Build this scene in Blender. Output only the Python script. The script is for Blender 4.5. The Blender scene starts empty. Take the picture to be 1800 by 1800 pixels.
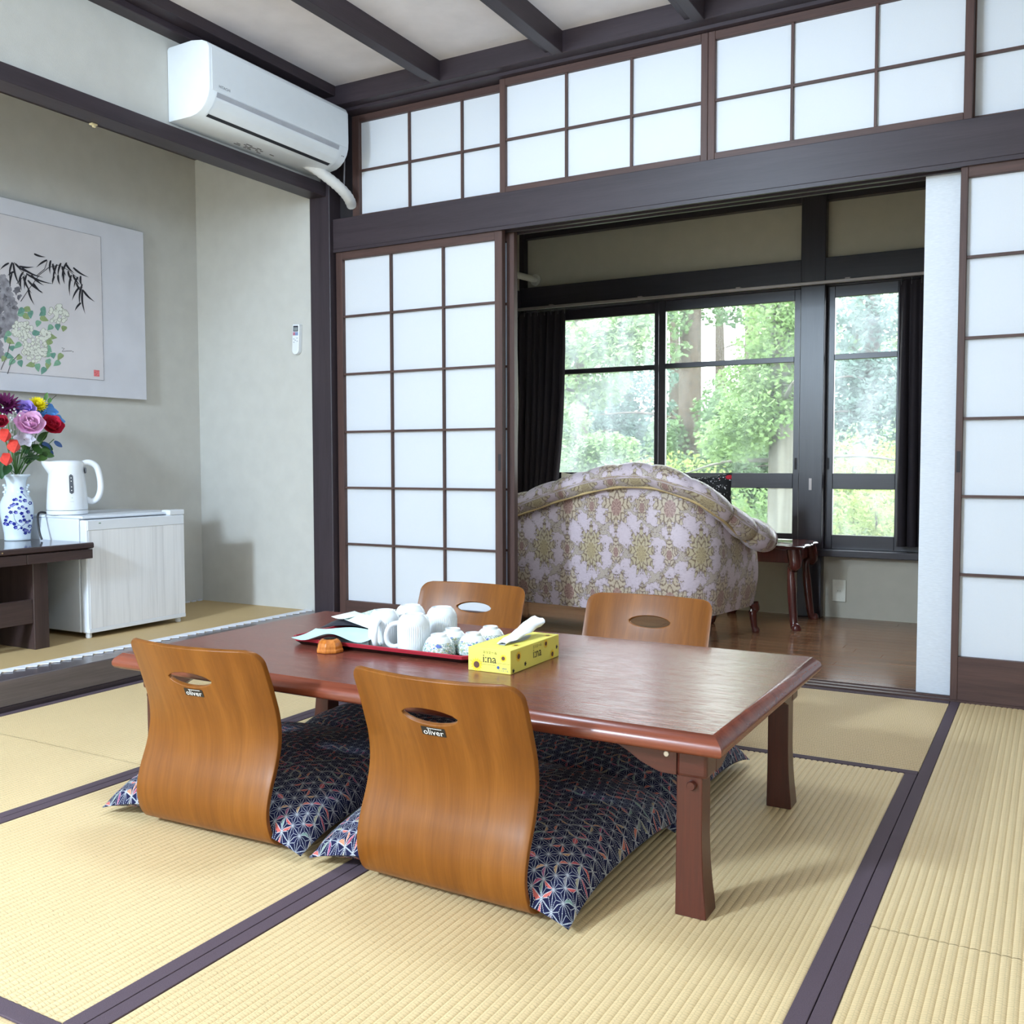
import bpy, bmesh, math, random
from mathutils import Vector, Matrix
import numpy as np
random.seed(7)
SC = bpy.context.scene
COL = SC.collection
PI = math.pi

# ------------------------------------------------------------------ camera
F_PX, PITCH, YAW, ROLL = 1702.07, -0.051956, 0.512420, -0.002095
CAM = Vector((2.37649, -3.50409, 0.803616))
def cam_axes():
    f = Vector((-math.sin(YAW)*math.cos(PITCH), math.cos(YAW)*math.cos(PITCH), math.sin(PITCH)))
    r = Vector((math.cos(YAW), math.sin(YAW), 0)); u = r.cross(f)
    c, s = math.cos(ROLL), math.sin(ROLL)
    return c*r+s*u, c*u-s*r, f
RX, UX, FX = cam_axes()
def at(px, py, **k):
    """a pixel of the 1800x1800 photo meets the plane x=, y= or z="""
    d = FX + RX*((px-900)/F_PX) + UX*((900-py)/F_PX)
    (n, v), = k.items(); i = 'xyz'.index(n)
    return CAM + d*((v-CAM[i])/d[i])
cam_d = bpy.data.cameras.new('camera'); cam = bpy.data.objects.new('camera', cam_d); COL.objects.link(cam)
cam_d.sensor_fit = 'HORIZONTAL'; cam_d.sensor_width = 36.0; cam_d.lens = 36.0*F_PX/1800
cam_d.clip_start = 0.05; cam_d.clip_end = 300
cam.matrix_world = Matrix(((RX.x, UX.x, -FX.x, CAM.x), (RX.y, UX.y, -FX.y, CAM.y), (RX.z, UX.z, -FX.z, CAM.z), (0, 0, 0, 1)))
SC.camera = cam

# ------------------------------------------------------------------ world, lamps, exposure
SC.view_settings.view_transform = 'Standard'; SC.view_settings.look = 'None'
SC.view_settings.gamma = 1.0; SC.view_settings.use_curve_mapping = False
SC.view_settings.exposure = 0.0
wd = bpy.data.worlds.new('overcast_sky'); SC.world = wd; wd.use_nodes = True
bg = wd.node_tree.nodes['Background']
bg.inputs[0].default_value = (0.86, 0.94, 1.0, 1); bg.inputs[1].default_value = 10.0
def lamp_light(name, loc, radius, power, color):
    d = bpy.data.lights.new(name, 'POINT'); d.shadow_soft_size = radius; d.energy = power; d.color = color
    o = bpy.data.objects.new(name, d); COL.objects.link(o); o.location = loc; return o
def lamp_down(name, loc, size, power, color):
    d = bpy.data.lights.new(name, 'AREA'); d.shape = 'DISK'; d.size = size; d.energy = power; d.color = color
    o = bpy.data.objects.new(name, d); COL.objects.link(o); o.location = loc; return o
COOL = (0.71, 0.90, 1.10)
lamp_light('ceiling_lamp_glow_near_entrance', (-0.15, -5.2, 2.12), 0.20, 300, COOL)
lamp_down('ceiling_lamp_downlight_near_entrance', (-0.15, -5.2, 2.32), 0.42, 250, COOL)
lamp_light('ceiling_lamp_glow_over_table', (1.1, -1.62, 2.12), 0.20, 42, COOL)

# ------------------------------------------------------------------ helpers: mesh
ORG = {}
class MB:
    def __init__(s): s.v = []; s.f = []; s.uv = {}; s.mi = []
    def quad(s, *p):
        n = len(s.v); s.v += [tuple(q) for q in p]; s.f.append(tuple(range(n, n+len(p)))); return s
    def box(s, x0, x1, y0, y1, z0, z1):
        n = len(s.v)
        s.v += [(x0,y0,z0),(x1,y0,z0),(x1,y1,z0),(x0,y1,z0),(x0,y0,z1),(x1,y0,z1),(x1,y1,z1),(x0,y1,z1)]
        s.f += [tuple(n+i for i in q) for q in ((0,3,2,1),(4,5,6,7),(0,1,5,4),(1,2,6,5),(2,3,7,6),(3,0,4,7))]; return s
    def prism(s, poly, axis, a, b):
        """poly: list of 2d points in the plane normal to axis; extruded from a to b"""
        def P(p, t):
            return {'x': (t, p[0], p[1]), 'y': (p[0], t, p[1]), 'z': (p[0], p[1], t)}[axis]
        n = len(s.v); m = len(poly)
        s.v += [P(p, a) for p in poly] + [P(p, b) for p in poly]
        s.f.append(tuple(range(n+m-1, n-1, -1))); s.f.append(tuple(range(n+m, n+2*m)))
        for i in range(m):
            j = (i+1) % m; s.f.append((n+i, n+j, n+m+j, n+m+i))
        return s
    def lathe(s, prof, seg=32, c=(0,0,0), cap=True):
        n = len(s.v); m = len(prof)
        for k in range(seg):
            a = 2*PI*k/seg
            for r, z in prof: s.v.append((c[0]+r*math.cos(a), c[1]+r*math.sin(a), c[2]+z))
        for k in range(seg):
            k2 = (k+1) % seg
            for i in range(m-1): s.f.append((n+k*m+i, n+k2*m+i, n+k2*m+i+1, n+k*m+i+1))
        if cap:
            if prof[0][0] > 1e-6: s.f.append(tuple(n+k*m for k in reversed(range(seg))))
            if prof[-1][0] > 1e-6: s.f.append(tuple(n+k*m+m-1 for k in range(seg)))
        return s
    def tube(s, pts, r, seg=8, cap=True):
        pts = [Vector(p) for p in pts]; n = len(s.v); m = len(pts)
        rr = r if isinstance(r, (list, tuple)) else [r]*m
        up = None
        for i, p in enumerate(pts):
            t = (pts[min(i+1, m-1)]-pts[max(i-1, 0)]).normalized()
            if up is None: up = Vector((0,0,1)) if abs(t.z) < .9 else Vector((1,0,0))
            a = t.cross(up)
            if a.length < 1e-6: a = t.orthogonal()
            a.normalize(); b = a.cross(t).normalized(); up = b
            for k in range(seg):
                th = 2*PI*k/seg; s.v.append(tuple(p + (a*math.cos(th)+b*math.sin(th))*rr[i]))
        for i in range(m-1):
            for k in range(seg):
                k2 = (k+1) % seg
                s.f.append((n+i*seg+k, n+i*seg+k2, n+(i+1)*seg+k2, n+(i+1)*seg+k))
        if cap:
            s.f.append(tuple(n+k for k in reversed(range(seg)))); s.f.append(tuple(n+(m-1)*seg+k for k in range(seg)))
        return s
    def grid(s, nu, nv, fn, closed_u=False, flip=False, uvfn=None):
        n = len(s.v); U = nu if closed_u else nu+1
        for j in range(nv+1):
            for i in range(U):
                s.v.append(tuple(fn(i/nu, j/nv)))
                if uvfn: s.uv[len(s.v)-1] = uvfn(i/nu, j/nv)
        for j in range(nv):
            for i in range(nu):
                i2 = (i+1) % U
                q = (n+j*U+i, n+j*U+i2, n+(j+1)*U+i2, n+(j+1)*U+i)
                s.f.append(q[::-1] if flip else q)
        return s
    def ball(s, c, r, seg=10, rings=6):
        rx, ry, rz = r if isinstance(r, (list, tuple)) else (r, r, r)
        def fn(u, v):
            a = 2*PI*u; b = PI*(v-.5)*.998
            return (c[0]+rx*math.cos(a)*math.cos(b), c[1]+ry*math.sin(a)*math.cos(b), c[2]+rz*math.sin(b))
        return s.grid(seg, rings, fn, closed_u=True)
    def xf(s, M, i0=0):
        for i in range(i0, len(s.v)): s.v[i] = tuple(M @ Vector(s.v[i]))
        return s
    def mesh(s, name, off=Vector((0,0,0)), smooth=None, bev=None, weld=False, fixn=False):
        me = bpy.data.meshes.new(name)
        me.from_pydata([(a-off.x, b-off.y, c-off.z) for a, b, c in s.v], [], s.f)
        if s.uv:
            l = me.uv_layers.new(name='uv')
            for lp in me.loops: l.data[lp.index].uv = s.uv.get(lp.vertex_index, (0, 0))
        if bev or weld or fixn:
            bm = bmesh.new(); bm.from_mesh(me)
            if weld: bmesh.ops.remove_doubles(bm, verts=bm.verts, dist=1e-5)
            if fixn: bmesh.ops.recalc_face_normals(bm, faces=bm.faces)
            if bev:
                es = [e for e in bm.edges if len(e.link_faces) == 2 and e.calc_face_angle(0) > .5]
                bmesh.ops.bevel(bm, geom=es, offset=bev[0], segments=bev[1], profile=.5, affect='EDGES', clamp_overlap=True)
            bm.to_mesh(me); bm.free()
        if smooth is not None:
            me.polygons.foreach_set('use_smooth', [True]*len(me.polygons))
            if smooth < 170: me.set_sharp_from_angle(angle=math.radians(smooth))
        me.update(); return me
    def build(s, name, mat, parent=None, **k):
        off = ORG.get(parent.name, Vector((0,0,0))) if parent else Vector((0,0,0))
        me = s.mesh(name, off, **k); me.materials.append(mat)
        o = bpy.data.objects.new(name, me); COL.objects.link(o)
        if parent: o.parent = parent; ORG[o.name] = off
        return o
def thing(name, loc, label=None, cat=None, group=None, kind=None):
    o = bpy.data.objects.new(name, None); COL.objects.link(o); o.location = loc; o.empty_display_size = .05
    ORG[o.name] = Vector(loc); return tag(o, label, cat, group, kind)
def tag(o, label=None, cat=None, group=None, kind=None):
    for k, v in (('label', label), ('category', cat), ('group', group), ('kind', kind)):
        if v: o[k] = v
    return o
def one(o, loc, **k):
    """a thing of one mesh: put its origin at its base"""
    loc = Vector(loc); o.data.transform(Matrix.Translation(-loc)); o.location = loc; ORG[o.name] = loc
    return tag(o, **k)
def copy_tree(o, parent=None):
    c = o.copy(); COL.objects.link(c); c.parent = parent
    for ch in list(o.children):
        if ch.parent == o: copy_tree(ch, c)
    return c
def text_mesh(body, size, extrude=0.0, align='CENTER'):
    cu = bpy.data.curves.new('t', 'FONT'); cu.body = body; cu.size = size; cu.extrude = extrude; cu.resolution_u = 2
    cu.align_x = align; cu.align_y = 'CENTER'
    o = bpy.data.objects.new('t', cu); COL.objects.link(o)
    me = bpy.data.meshes.new_from_object(o.evaluated_get(bpy.context.evaluated_depsgraph_get()))
    bpy.data.objects.remove(o); bpy.data.curves.remove(cu); return me
def lettering(name, body, size, M, mat, parent, sx=1.0, bold=0):
    me = text_mesh(body, size); me.name = name
    off = ORG.get(parent.name, Vector((0,0,0)))
    me.transform(Matrix.Translation(-off) @ M @ Matrix.Diagonal((sx, 1, 1, 1)))
    me.materials.clear(); me.materials.append(mat)
    o = bpy.data.objects.new(name, me); COL.objects.link(o); o.parent = parent; ORG[o.name] = off; return o
def frame_mat(o, ex, ey):
    ex = Vector(ex).normalized(); ey = Vector(ey).normalized(); ez = ex.cross(ey); o = Vector(o)
    return Matrix(((ex.x, ey.x, ez.x, o.x), (ex.y, ey.y, ez.y, o.y), (ex.z, ey.z, ez.z, o.z), (0,0,0,1)))
def catmull(P, n):
    P = [Vector(p) for p in P]; Q = [2*P[0]-P[1]]+P+[2*P[-1]-P[-2]]; out = []
    for i in range(1, len(Q)-2):
        for k in range(n):
            t = k/n; a, b, c, d = Q[i-1:i+3]
            out.append(.5*((2*b)+(c-a)*t+(2*a-5*b+4*c-d)*t*t+(3*b-a-3*c+d)*t**3))
    out.append(P[-1]); return out

# ------------------------------------------------------------------ helpers: materials
def lin(r, g, b):
    return tuple(((x/255)/12.92 if x/255 <= .04045 else ((x/255+.055)/1.055)**2.4) for x in (r, g, b))
class V:
    """a node socket with arithmetic"""
    def __init__(s, g, k): s.g = g; s.k = k
    def _m(s, op, *a):
        n = s.g.nodes.new('ShaderNodeMath'); n.operation = op
        for i, x in enumerate((s,)+a):
            if isinstance(x, V): s.g.links.new(x.k, n.inputs[i])
            else: n.inputs[i].default_value = x
        return V(s.g, n.outputs[0])
    def __add__(s, o): return s._m('ADD', o)
    __radd__ = __add__
    def __sub__(s, o): return s._m('SUBTRACT', o)
    def __rsub__(s, o): return s._m('MULTIPLY', -1.0)._m('ADD', o)
    def __mul__(s, o): return s._m('MULTIPLY', o)
    __rmul__ = __mul__
    def __truediv__(s, o): return s._m('DIVIDE', o)
    def __lt__(s, o): return s._m('LESS_THAN', o)
    def __gt__(s, o): return s._m('GREATER_THAN', o)
    def abs(s): return s._m('ABSOLUTE')
    def fract(s): return s._m('FRACT')
    def floor(s): return s._m('FLOOR')
    def sin(s): return s._m('SINE')
    def min(s, o): return s._m('MINIMUM', o)
    def max(s, o): return s._m('MAXIMUM', o)
    def pow(s, o): return s._m('POWER', o)
    def atan2(s, o): return s._m('ARCTAN2', o)
    def sqrt(s): return s._m('SQRT')
    def sm(s, a, b):
        n = s.g.nodes.new('ShaderNodeMapRange'); n.interpolation_type = 'SMOOTHSTEP'; s.g.links.new(s.k, n.inputs[0])
        n.inputs[1].default_value = a; n.inputs[2].default_value = b; return V(s.g, n.outputs[0])
class Mt:
    def __init__(s, name, color=(.5,.5,.5), rough=.5, spec=.5, **k):
        s.m = bpy.data.materials.new(name); s.m.use_nodes = True; s.g = s.m.node_tree
        s.b = s.g.nodes['Principled BSDF']; s.out = s.g.nodes['Material Output']
        s.b.inputs['Base Color'].default_value = (*color, 1); s.b.inputs['Roughness'].default_value = rough
        s.b.inputs['Specular IOR Level'].default_value = spec
        for a, v in k.items(): s.b.inputs[a.replace('_', ' ')].default_value = v
    def coord(s, which='Object', scale=(1,1,1), rot=(0,0,0)):
        t = s.g.nodes.new('ShaderNodeTexCoord'); m = s.g.nodes.new('ShaderNodeMapping')
        m.inputs['Scale'].default_value = scale; m.inputs['Rotation'].default_value = rot
        s.g.links.new(t.outputs[which], m.inputs[0]); return m.outputs[0]
    def xyz(s, vec):
        n = s.g.nodes.new('ShaderNodeSeparateXYZ'); s.g.links.new(vec, n.inputs[0]); return [V(s.g, o) for o in n.outputs]
    def comb(s, x, y, z=None):
        n = s.g.nodes.new('ShaderNodeCombineXYZ')
        for i, a in enumerate((x, y, z)):
            if isinstance(a, V): s.g.links.new(a.k, n.inputs[i])
            elif a is not None: n.inputs[i].default_value = a
        return n.outputs[0]
    def noise(s, vec, scale=5, detail=3, rough=.5, dist=0, color=False):
        n = s.g.nodes.new('ShaderNodeTexNoise'); s.g.links.new(vec, n.inputs['Vector'])
        n.inputs['Scale'].default_value = scale; n.inputs['Detail'].default_value = detail
        n.inputs['Roughness'].default_value = rough; n.inputs['Distortion'].default_value = dist
        return n.outputs['Color'] if color else V(s.g, n.outputs['Fac'])
    def white(s, vec):
        n = s.g.nodes.new('ShaderNodeTexWhiteNoise'); s.g.links.new(vec, n.inputs['Vector']); return V(s.g, n.outputs['Value'])
    def ramp(s, fac, stops):
        n = s.g.nodes.new('ShaderNodeValToRGB'); s.g.links.new(fac.k, n.inputs[0]); e = n.color_ramp.elements
        while len(e) < len(stops): e.new(.5)
        for el, (p, c) in zip(e, stops): el.position = p; el.color = (*c, 1)
        return n.outputs[0]
    def mix(s, fac, a, b):
        n = s.g.nodes.new('ShaderNodeMix'); n.data_type = 'RGBA'
        if isinstance(fac, V): s.g.links.new(fac.k, n.inputs[0])
        else: n.inputs[0].default_value = fac
        for i, x in ((6, a), (7, b)):
            if isinstance(x, tuple): n.inputs[i].default_value = (*x, 1)
            else: s.g.links.new(x, n.inputs[i])
        return n.outputs[2]
    def color(s, sock): s.g.links.new(sock, s.b.inputs['Base Color']); return s
    def roughness(s, v): s.g.links.new(v.k, s.b.inputs['Roughness']); return s
    def bump(s, v, strength=.3, dist=.001):
        n = s.g.nodes.new('ShaderNodeBump'); n.inputs['Strength'].default_value = strength; n.inputs['Distance'].default_value = dist
        s.g.links.new(v.k, n.inputs['Height']); s.g.links.new(n.outputs[0], s.b.inputs['Normal']); return s
    def surf(s, sh): s.g.links.new(sh, s.out.inputs[0]); return s
    def node(s, t, **ins):
        n = s.g.nodes.new(t)
        for k, v in ins.items():
            k = k.replace('_', ' ')
            if isinstance(v, bpy.types.NodeSocket): s.g.links.new(v, n.inputs[k])
            elif isinstance(v, V): s.g.links.new(v.k, n.inputs[k])
            else: n.inputs[k].default_value = v
        return n
    def mixsh(s, fac, a, b):
        n = s.g.nodes.new('ShaderNodeMixShader')
        if isinstance(fac, V): s.g.links.new(fac.k, n.inputs[0])
        else: n.inputs[0].default_value = fac
        s.g.links.new(a, n.inputs[1]); s.g.links.new(b, n.inputs[2]); return n.outputs[0]

def wood(name, c1, c2, rough, along='x', scale=1.0, spec=.5, bump=.15, fine=260, c3=None):
    """streaky grain running along one axis of the object"""
    m = Mt(name, c1, rough, spec)
    st = {'x': (1.2, 22, 22), 'y': (22, 1.2, 22), 'z': (22, 22, 1.2)}[along]
    v = m.coord('Object', tuple(a*scale for a in st))
    n1 = m.noise(v, 1.0, 5, .6, .6)
    st2 = {'x': (.04, 1, 1), 'y': (1, .04, 1), 'z': (1, 1, .04)}[along]
    v2 = m.coord('Object', tuple(a*fine*scale for a in st2))
    n2 = m.noise(v2, 1.0, 2, .5)
    f = n1*.7+n2*.3
    m.color(m.ramp(f, [(.3, c1), (.62, c2)] + ([(.8, c3)] if c3 else [])))
    if bump: m.bump(n2, bump, .0006)
    return m.m
def plain(name, c, rough=.5, spec=.5, var=.06, vs=30, bump=0, bs=200, **k):
    m = Mt(name, c, rough, spec, **k)
    v = m.coord('Object'); n = m.noise(v, vs, 3)
    lo = tuple(x*(1-var) for x in c); hi = tuple(min(1, x*(1+var)) for x in c)
    m.color(m.ramp(n, [(.3, lo), (.7, hi)]))
    if bump: m.bump(m.noise(m.coord('Object'), bs, 2), bump, .001)
    return m.m
M = {}
for ax in 'xyz':
    M['post_'+ax] = wood('dark_stained_beam_'+ax, lin(44,36,41), lin(60,50,56), .45, ax, spec=.4)
    M['frame_'+ax] = wood('brown_stained_frame_'+ax, lin(62,43,40), lin(88,64,58), .5, ax, spec=.4)
    M['sash_'+ax] = wood('black_lacquered_sash_'+ax, lin(30,25,32), lin(44,38,46), .32, ax, spec=.55)
M['groove'] = plain('dark_groove', lin(30,24,28), .6)
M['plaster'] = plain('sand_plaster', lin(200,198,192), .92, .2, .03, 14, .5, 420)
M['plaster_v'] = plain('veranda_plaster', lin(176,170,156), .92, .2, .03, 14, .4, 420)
M['ceil'] = plain('ceiling_paper', lin(226,220,222), .9, .2, .05, 9, .25, 150)
def paper_mat(name, c, coat):
    m = Mt(name, c, .55, .4); m.b.inputs['Coat Weight'].default_value = coat; m.b.inputs['Coat Roughness'].default_value = .12
    v = m.coord('Object', (1, 1, 1)); n = m.noise(v, 240, 3); m.color(m.ramp(n, [(.3, tuple(x*.985 for x in c)), (.7, c)]))
    tr = m.node('ShaderNodeBsdfTranslucent', Color=(.85, .93, 1, 1))
    m.surf(m.mixsh(.22, m.b.outputs[0], tr.outputs[0])); return m.m
M['paper'] = paper_mat('shoji_paper', (.86, .88, .93), .25)
def wall_paper():
    m = Mt('white_wallpaper', (.74, .76, .8), .75, .3); v = m.coord('Object', (60, 60, 420)); m.bump(m.noise(v, 1, 2), .5, .001)
    m.color(m.ramp(m.noise(m.coord('Object', (60,60,420)), 1, 2), [(.3, (.68,.71,.76)), (.7, (.75,.78,.83))])); return m.m
M['wallpaper'] = wall_paper()
def tatami_mat(name, along, pitch, c1, c2):
    """igusa weave: ribs are geometry, the rush strands across them are bump and colour"""
    m = Mt(name, c1, .55, .35)
    x, y, z = m.xyz(m.coord('Object'))
    a, b = (x, y) if along == 'y' else (y, x)       # a runs across the ribs, b along them
    rib = (a/pitch).floor()
    strand = ((b + rib*.0031)/.0066 + m.noise(m.coord('Object', (40,40,1)), 1, 2)*2.2).fract()
    gap = (strand-.5).abs().sm(.36, .5)
    brick = ((b + (rib*.37).fract()*.021)/.021).fract()
    tick = (brick < .07)
    n = m.noise(m.coord('Object', (60, 3, 1) if along == 'x' else (3, 60, 1)), 12, 4)
    n2 = m.noise(m.coord('Object'), 2.2, 3)
    col = m.ramp(n*.6+n2*.4, [(.3, c1), (.7, c2)])
    groove = ((a/pitch).fract()-.5).abs().sm(.40, .5)
    dk = (gap*.40 + tick*groove*.5 + groove*.16).min(.6)
    m.color(m.mix(dk, col, tuple(x*.45 for x in c1)))
    m.bump(1.0-gap*.7-tick*.6, .5, .0010)
    return m.m
TA, TB = lin(214,187,140), lin(229,203,156)
PITCH_R = .0156
M['tatami_y'] = tatami_mat('tatami_ribs_along_depth', 'y', PITCH_R, TA, TB)
M['tatami_x'] = tatami_mat('tatami_ribs_along_wall', 'x', PITCH_R, lin(198,170,128), lin(214,187,143))
M['tatami_toko'] = tatami_mat('alcove_matting', 'x', .009, lin(196,166,118), lin(213,184,134))
def border_mat():
    m = Mt('tatami_border_cloth', lin(84,72,84), .8, .2)
    v = m.coord('Object', (900, 900, 900)); n = m.noise(v, 1, 2); m.color(m.ramp(n, [(.3, lin(74,61,68)), (.7, lin(99,84,92))])); m.bump(n, .3, .0004); return m.m
M['border'] = border_mat()
# ================================================================== THE SETTING
def struct(mb, name, mat, label, **k):
    return tag(mb.build(name, mat, **k), label=label, kind='structure')
XL, XR, YR = -0.58, 3.0, -6.3          # left wall face, right wall, rear wall
ZC = 2.469                             # ceiling
TOKO_X, TOKO_Z = -1.39, 0.105

# ---- tatami floor: each mat a part, its cloth edges sub-parts
fl = struct(MB().box(-1.6, XR+.1, YR-.1, .0, -.14, -.055), 'floor', M['post_x'], 'floor of ribbed straw tatami mats with dark cloth edges')
def mat_piece(x0, x1, y0, y1, along, gap=.0008):
    x0 += gap; x1 -= gap; y0 += gap; y1 -= gap; bw = .0295
    mb = MB()
    a0, a1 = (x0+bw, x1-bw) if along == 'y' else (y0+bw, y1-bw)
    n = int(round((a1-a0)/PITCH_R)); w = (a1-a0)/n
    prof = []
    for i in range(n):
        for t, h in ((0, -.0022), (.12, -.0007), (.3, 0), (.7, 0), (.88, -.0007)): prof.append((a0+(i+t)*w, h))
    prof.append((a1, -.0022)); 
    b0, b1 = (y0, y1) if along == 'y' else (x0, x1)
    seg = 10
    def fn(u, v):
        k = min(int(round(u*(len(prof)-1))), len(prof)-1); a, h = prof[k]; b = b0+(b1-b0)*v
        return (a, b, h) if along == 'y' else (b, a, h)
    mb.grid(len(prof)-1, seg, fn, flip=(along == 'x'))
    if along == 'y': mb.box(x0, x1, y0, y1, -.054, -.006)
    else: mb.box(x0, x1, y0, y1, -.054, -.006)
    o = mb.build('tatami_mat', M['tatami_'+along], fl, smooth=40)
    for s in (0, 1):
        e = MB()
        if along == 'y':
            xa = x0 if s == 0 else x1-bw; e.box(xa, xa+bw, y0, y1, -.05, .0012)
        else:
            ya = y0 if s == 0 else y1-bw; e.box(x0, x1, ya, ya+bw, -.05, .0012)
        e.build('cloth_border', M['border'], o, bev=(.0012, 2))
    return o
X0, X1, X2, X3 = -.556, .311, 1.181, 2.083
mat_piece(X0, X1, -1.775, 0, 'y'); mat_piece(X0, X1, -3.55, -1.775, 'y')
mat_piece(X1, X2, -2.645, -.868, 'y'); mat_piece(X2, X3, -2.645, -.868, 'y')
mat_piece(X1, X3, -.868, 0, 'x'); mat_piece(X1, X3, -3.53, -2.645, 'x')
mat_piece(X3, XR, -1.775, 0, 'y'); mat_piece(X3, XR, -3.55, -1.775, 'y')
mat_piece(X1, X3, -4.42, -3.53, 'x'); mat_piece(X1, X3, -5.31, -4.42, 'x')
mat_piece(X0, X1, -5.32, -3.55, 'y'); mat_piece(X3, XR, -5.32, -3.55, 'y'); mat_piece(X0, XR, -6.2, -5.32, 'x')

# ---- alcove (tokonoma): floor matting, front board, plaster walls
struct(MB().box(TOKO_X-.02, -.67, YR, -.012, -.05, TOKO_Z), 'floor_alcove', M['tatami_toko'], 'raised alcove floor with straw matting')
km = struct(MB().box(-.672, -.556, YR, -.022, .018, .104), 'trim_1', wood('polished_step_board', lin(82,74,78), lin(102,94,97), .22, 'y', spec=.7), 'dark front board of the raised alcove', bev=(.003, 2))
struct(MB().box(-.64, -.552, YR, -.022, -.05, .018), 'trim_2', M['post_y'], 'narrow dark strip along the foot of the alcove step')
zg = MB(); y = -3.0; k = 0
while y < -.03:
    L = .044
    zg.v += [(-.706, y, .1052), (-.674, y+.003, .1052), (-.655, y+L*.5, .1052), (-.674, y+L-.003, .1052), (-.706, y+L, .1052)]
    zg.v += [(a, b, .1085) for a, b, c in zg.v[-5:]]
    n = k*10
    zg.f += [(n+5, n+6, n+7, n+8, n+9), (n, n+4, n+3, n+2, n+1)] + [(n+i, n+(i+1) % 5, n+5+(i+1) % 5, n+5+i) for i in range(5)]
    y += L; k += 1
zb = tag(zg.build('matting_edge_braid', plain('white_braid', lin(232,232,236), .8)), label='white scalloped braid along the front edge of the alcove matting', cat='trim')
zg = MB(); y = -.5
for i in range(12):
    zg.box(TOKO_X+.001, TOKO_X+.012, -.50+i*.041, -.50+i*.041+.022, .1052, .112)
tag(zg.build('matting_back_stitching', M['paper']), label='white stitches where the alcove matting meets the back wall', cat='trim')
struct(MB().box(TOKO_X-.12, TOKO_X, YR, .1, -.05, 2.6), 'wall_alcove_back', M['plaster'], 'plaster back wall of the alcove behind the hanging painting')
struct(MB().box(TOKO_X, -.64, -.012, .1, .0, 2.55), 'wall_alcove_side', M['plaster'], 'pale plaster side wall of the alcove with the remote control')
struct(MB().box(-.645, XL, YR, -.02, 2.06, 2.62), 'wall_left', M['plaster'], 'plaster wall above the alcove beam under the air conditioner')
struct(MB().box(-.645, -.55, YR, -.022, 2.008, 2.066), 'trim_3', M['post_y'], 'dark beam across the top of the alcove', bev=(.003, 2))
struct(MB().box(TOKO_X, -.645, YR, -.012, 2.3, 2.36), 'ceiling_alcove', M['post_y'], 'dark board ceiling of the alcove')
hk = thing('ceiling_hook_clip', at(165, 217, z=2.008), 'small cream plastic clip under the alcove beam', 'clip')
p = ORG[hk.name]; cl_m = plain('cream_plastic', lin(226,212,170), .5)
MB().box(p.x-.012, p.x+.006, p.y-.012, p.y+.012, p.z-.006, p.z).build('clip_body', cl_m, hk, bev=(.0015, 1))
MB().box(p.x-.004, p.x+.004, p.y-.006, p.y+.006, p.z-.014, p.z-.006).build('clip_hook', cl_m, hk, bev=(.0015, 1))

# ---- posts, lintel, cornices
struct(MB().box(-.648, -.530, -.022, .10, 0, 2.45), 'trim_4', M['post_z'], 'dark corner post between the alcove and the paper screens', bev=(.004, 2))
lt = struct(MB().box(-.530, XR, 0, .118, 1.772, 1.908), 'trim_5', M['post_x'], 'dark lintel beam above the sliding screens', bev=(.002, 1))
for a, b in ((0, .012), (.050, .066), (.104, .118)):
    MB().box(-.530, XR, a, b, 1.758, 1.772).build('track_rib', M['post_x'], lt)
struct(MB().box(-.530, -.452, .055, .1, 1.908, 2.40), 'wall_transom_end', M['groove'], 'dark gap beside the transom under the air conditioner')
struct(MB().box(-.455, XR, -.012, .10, 2.372, 2.40), 'trim_6', M['post_x'], 'dark head rail of the transom')
struct(MB().box(-.52, XR, -.062, .118, 2.385, 2.56), 'trim_7', M['post_x'], 'dark cornice beam along the screen wall', bev=(.002, 1))
cn = struct(MB().box(-.582, -.455, YR, -.062, 2.425, 2.56), 'trim_8', M['post_y'], 'dark cornice beam along the left wall', bev=(.002, 1))
MB().box(-.582, -.515, YR, -.062, 2.398, 2.425).build('cornice_moulding', M['post_y'], cn, bev=(.003, 2))
# ---- ceiling: panels between beams
ce = struct(MB().box(-.6, XR+.1, YR-.1, 0, ZC+.012, ZC+.12), 'ceiling', M['ceil'], 'pale papered ceiling between dark beams')
rights = [.1+.568*i for i in range(6)]
edges = [-.46]+rights
for i, r in enumerate(rights):
    b = MB()
    b.prism([(r, 2.385), (r, ZC+.01), (r-.094, ZC+.01), (r-.094, 2.425), (r-.075, 2.413), (r-.075, 2.400), (r-.048, 2.400), (r-.044, 2.385)], 'y', YR, -.060)
    tag(b.build('trim_%d' % (9+i), M['post_y'], bev=(.0015, 1)), label='dark stepped ceiling beam', kind='structure')
prev = -.46
for r in rights+[XR+.09]:
    MB().box(prev, r-.09, YR, -.06, ZC, ZC+.012).build('ceiling_panel', M['ceil'], ce); prev = r
# ---- right, rear walls of the room (outside the picture)
struct(MB().box(XR, XR+.1, YR-.1, .2, -.14, 2.6), 'wall_right', M['plaster'], 'plaster wall on the right of the room')
struct(MB().box(-1.6, XR+.1, YR-.1, YR, -.14, 2.6), 'wall_rear', M['plaster'], 'plaster wall behind the viewer')

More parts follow.
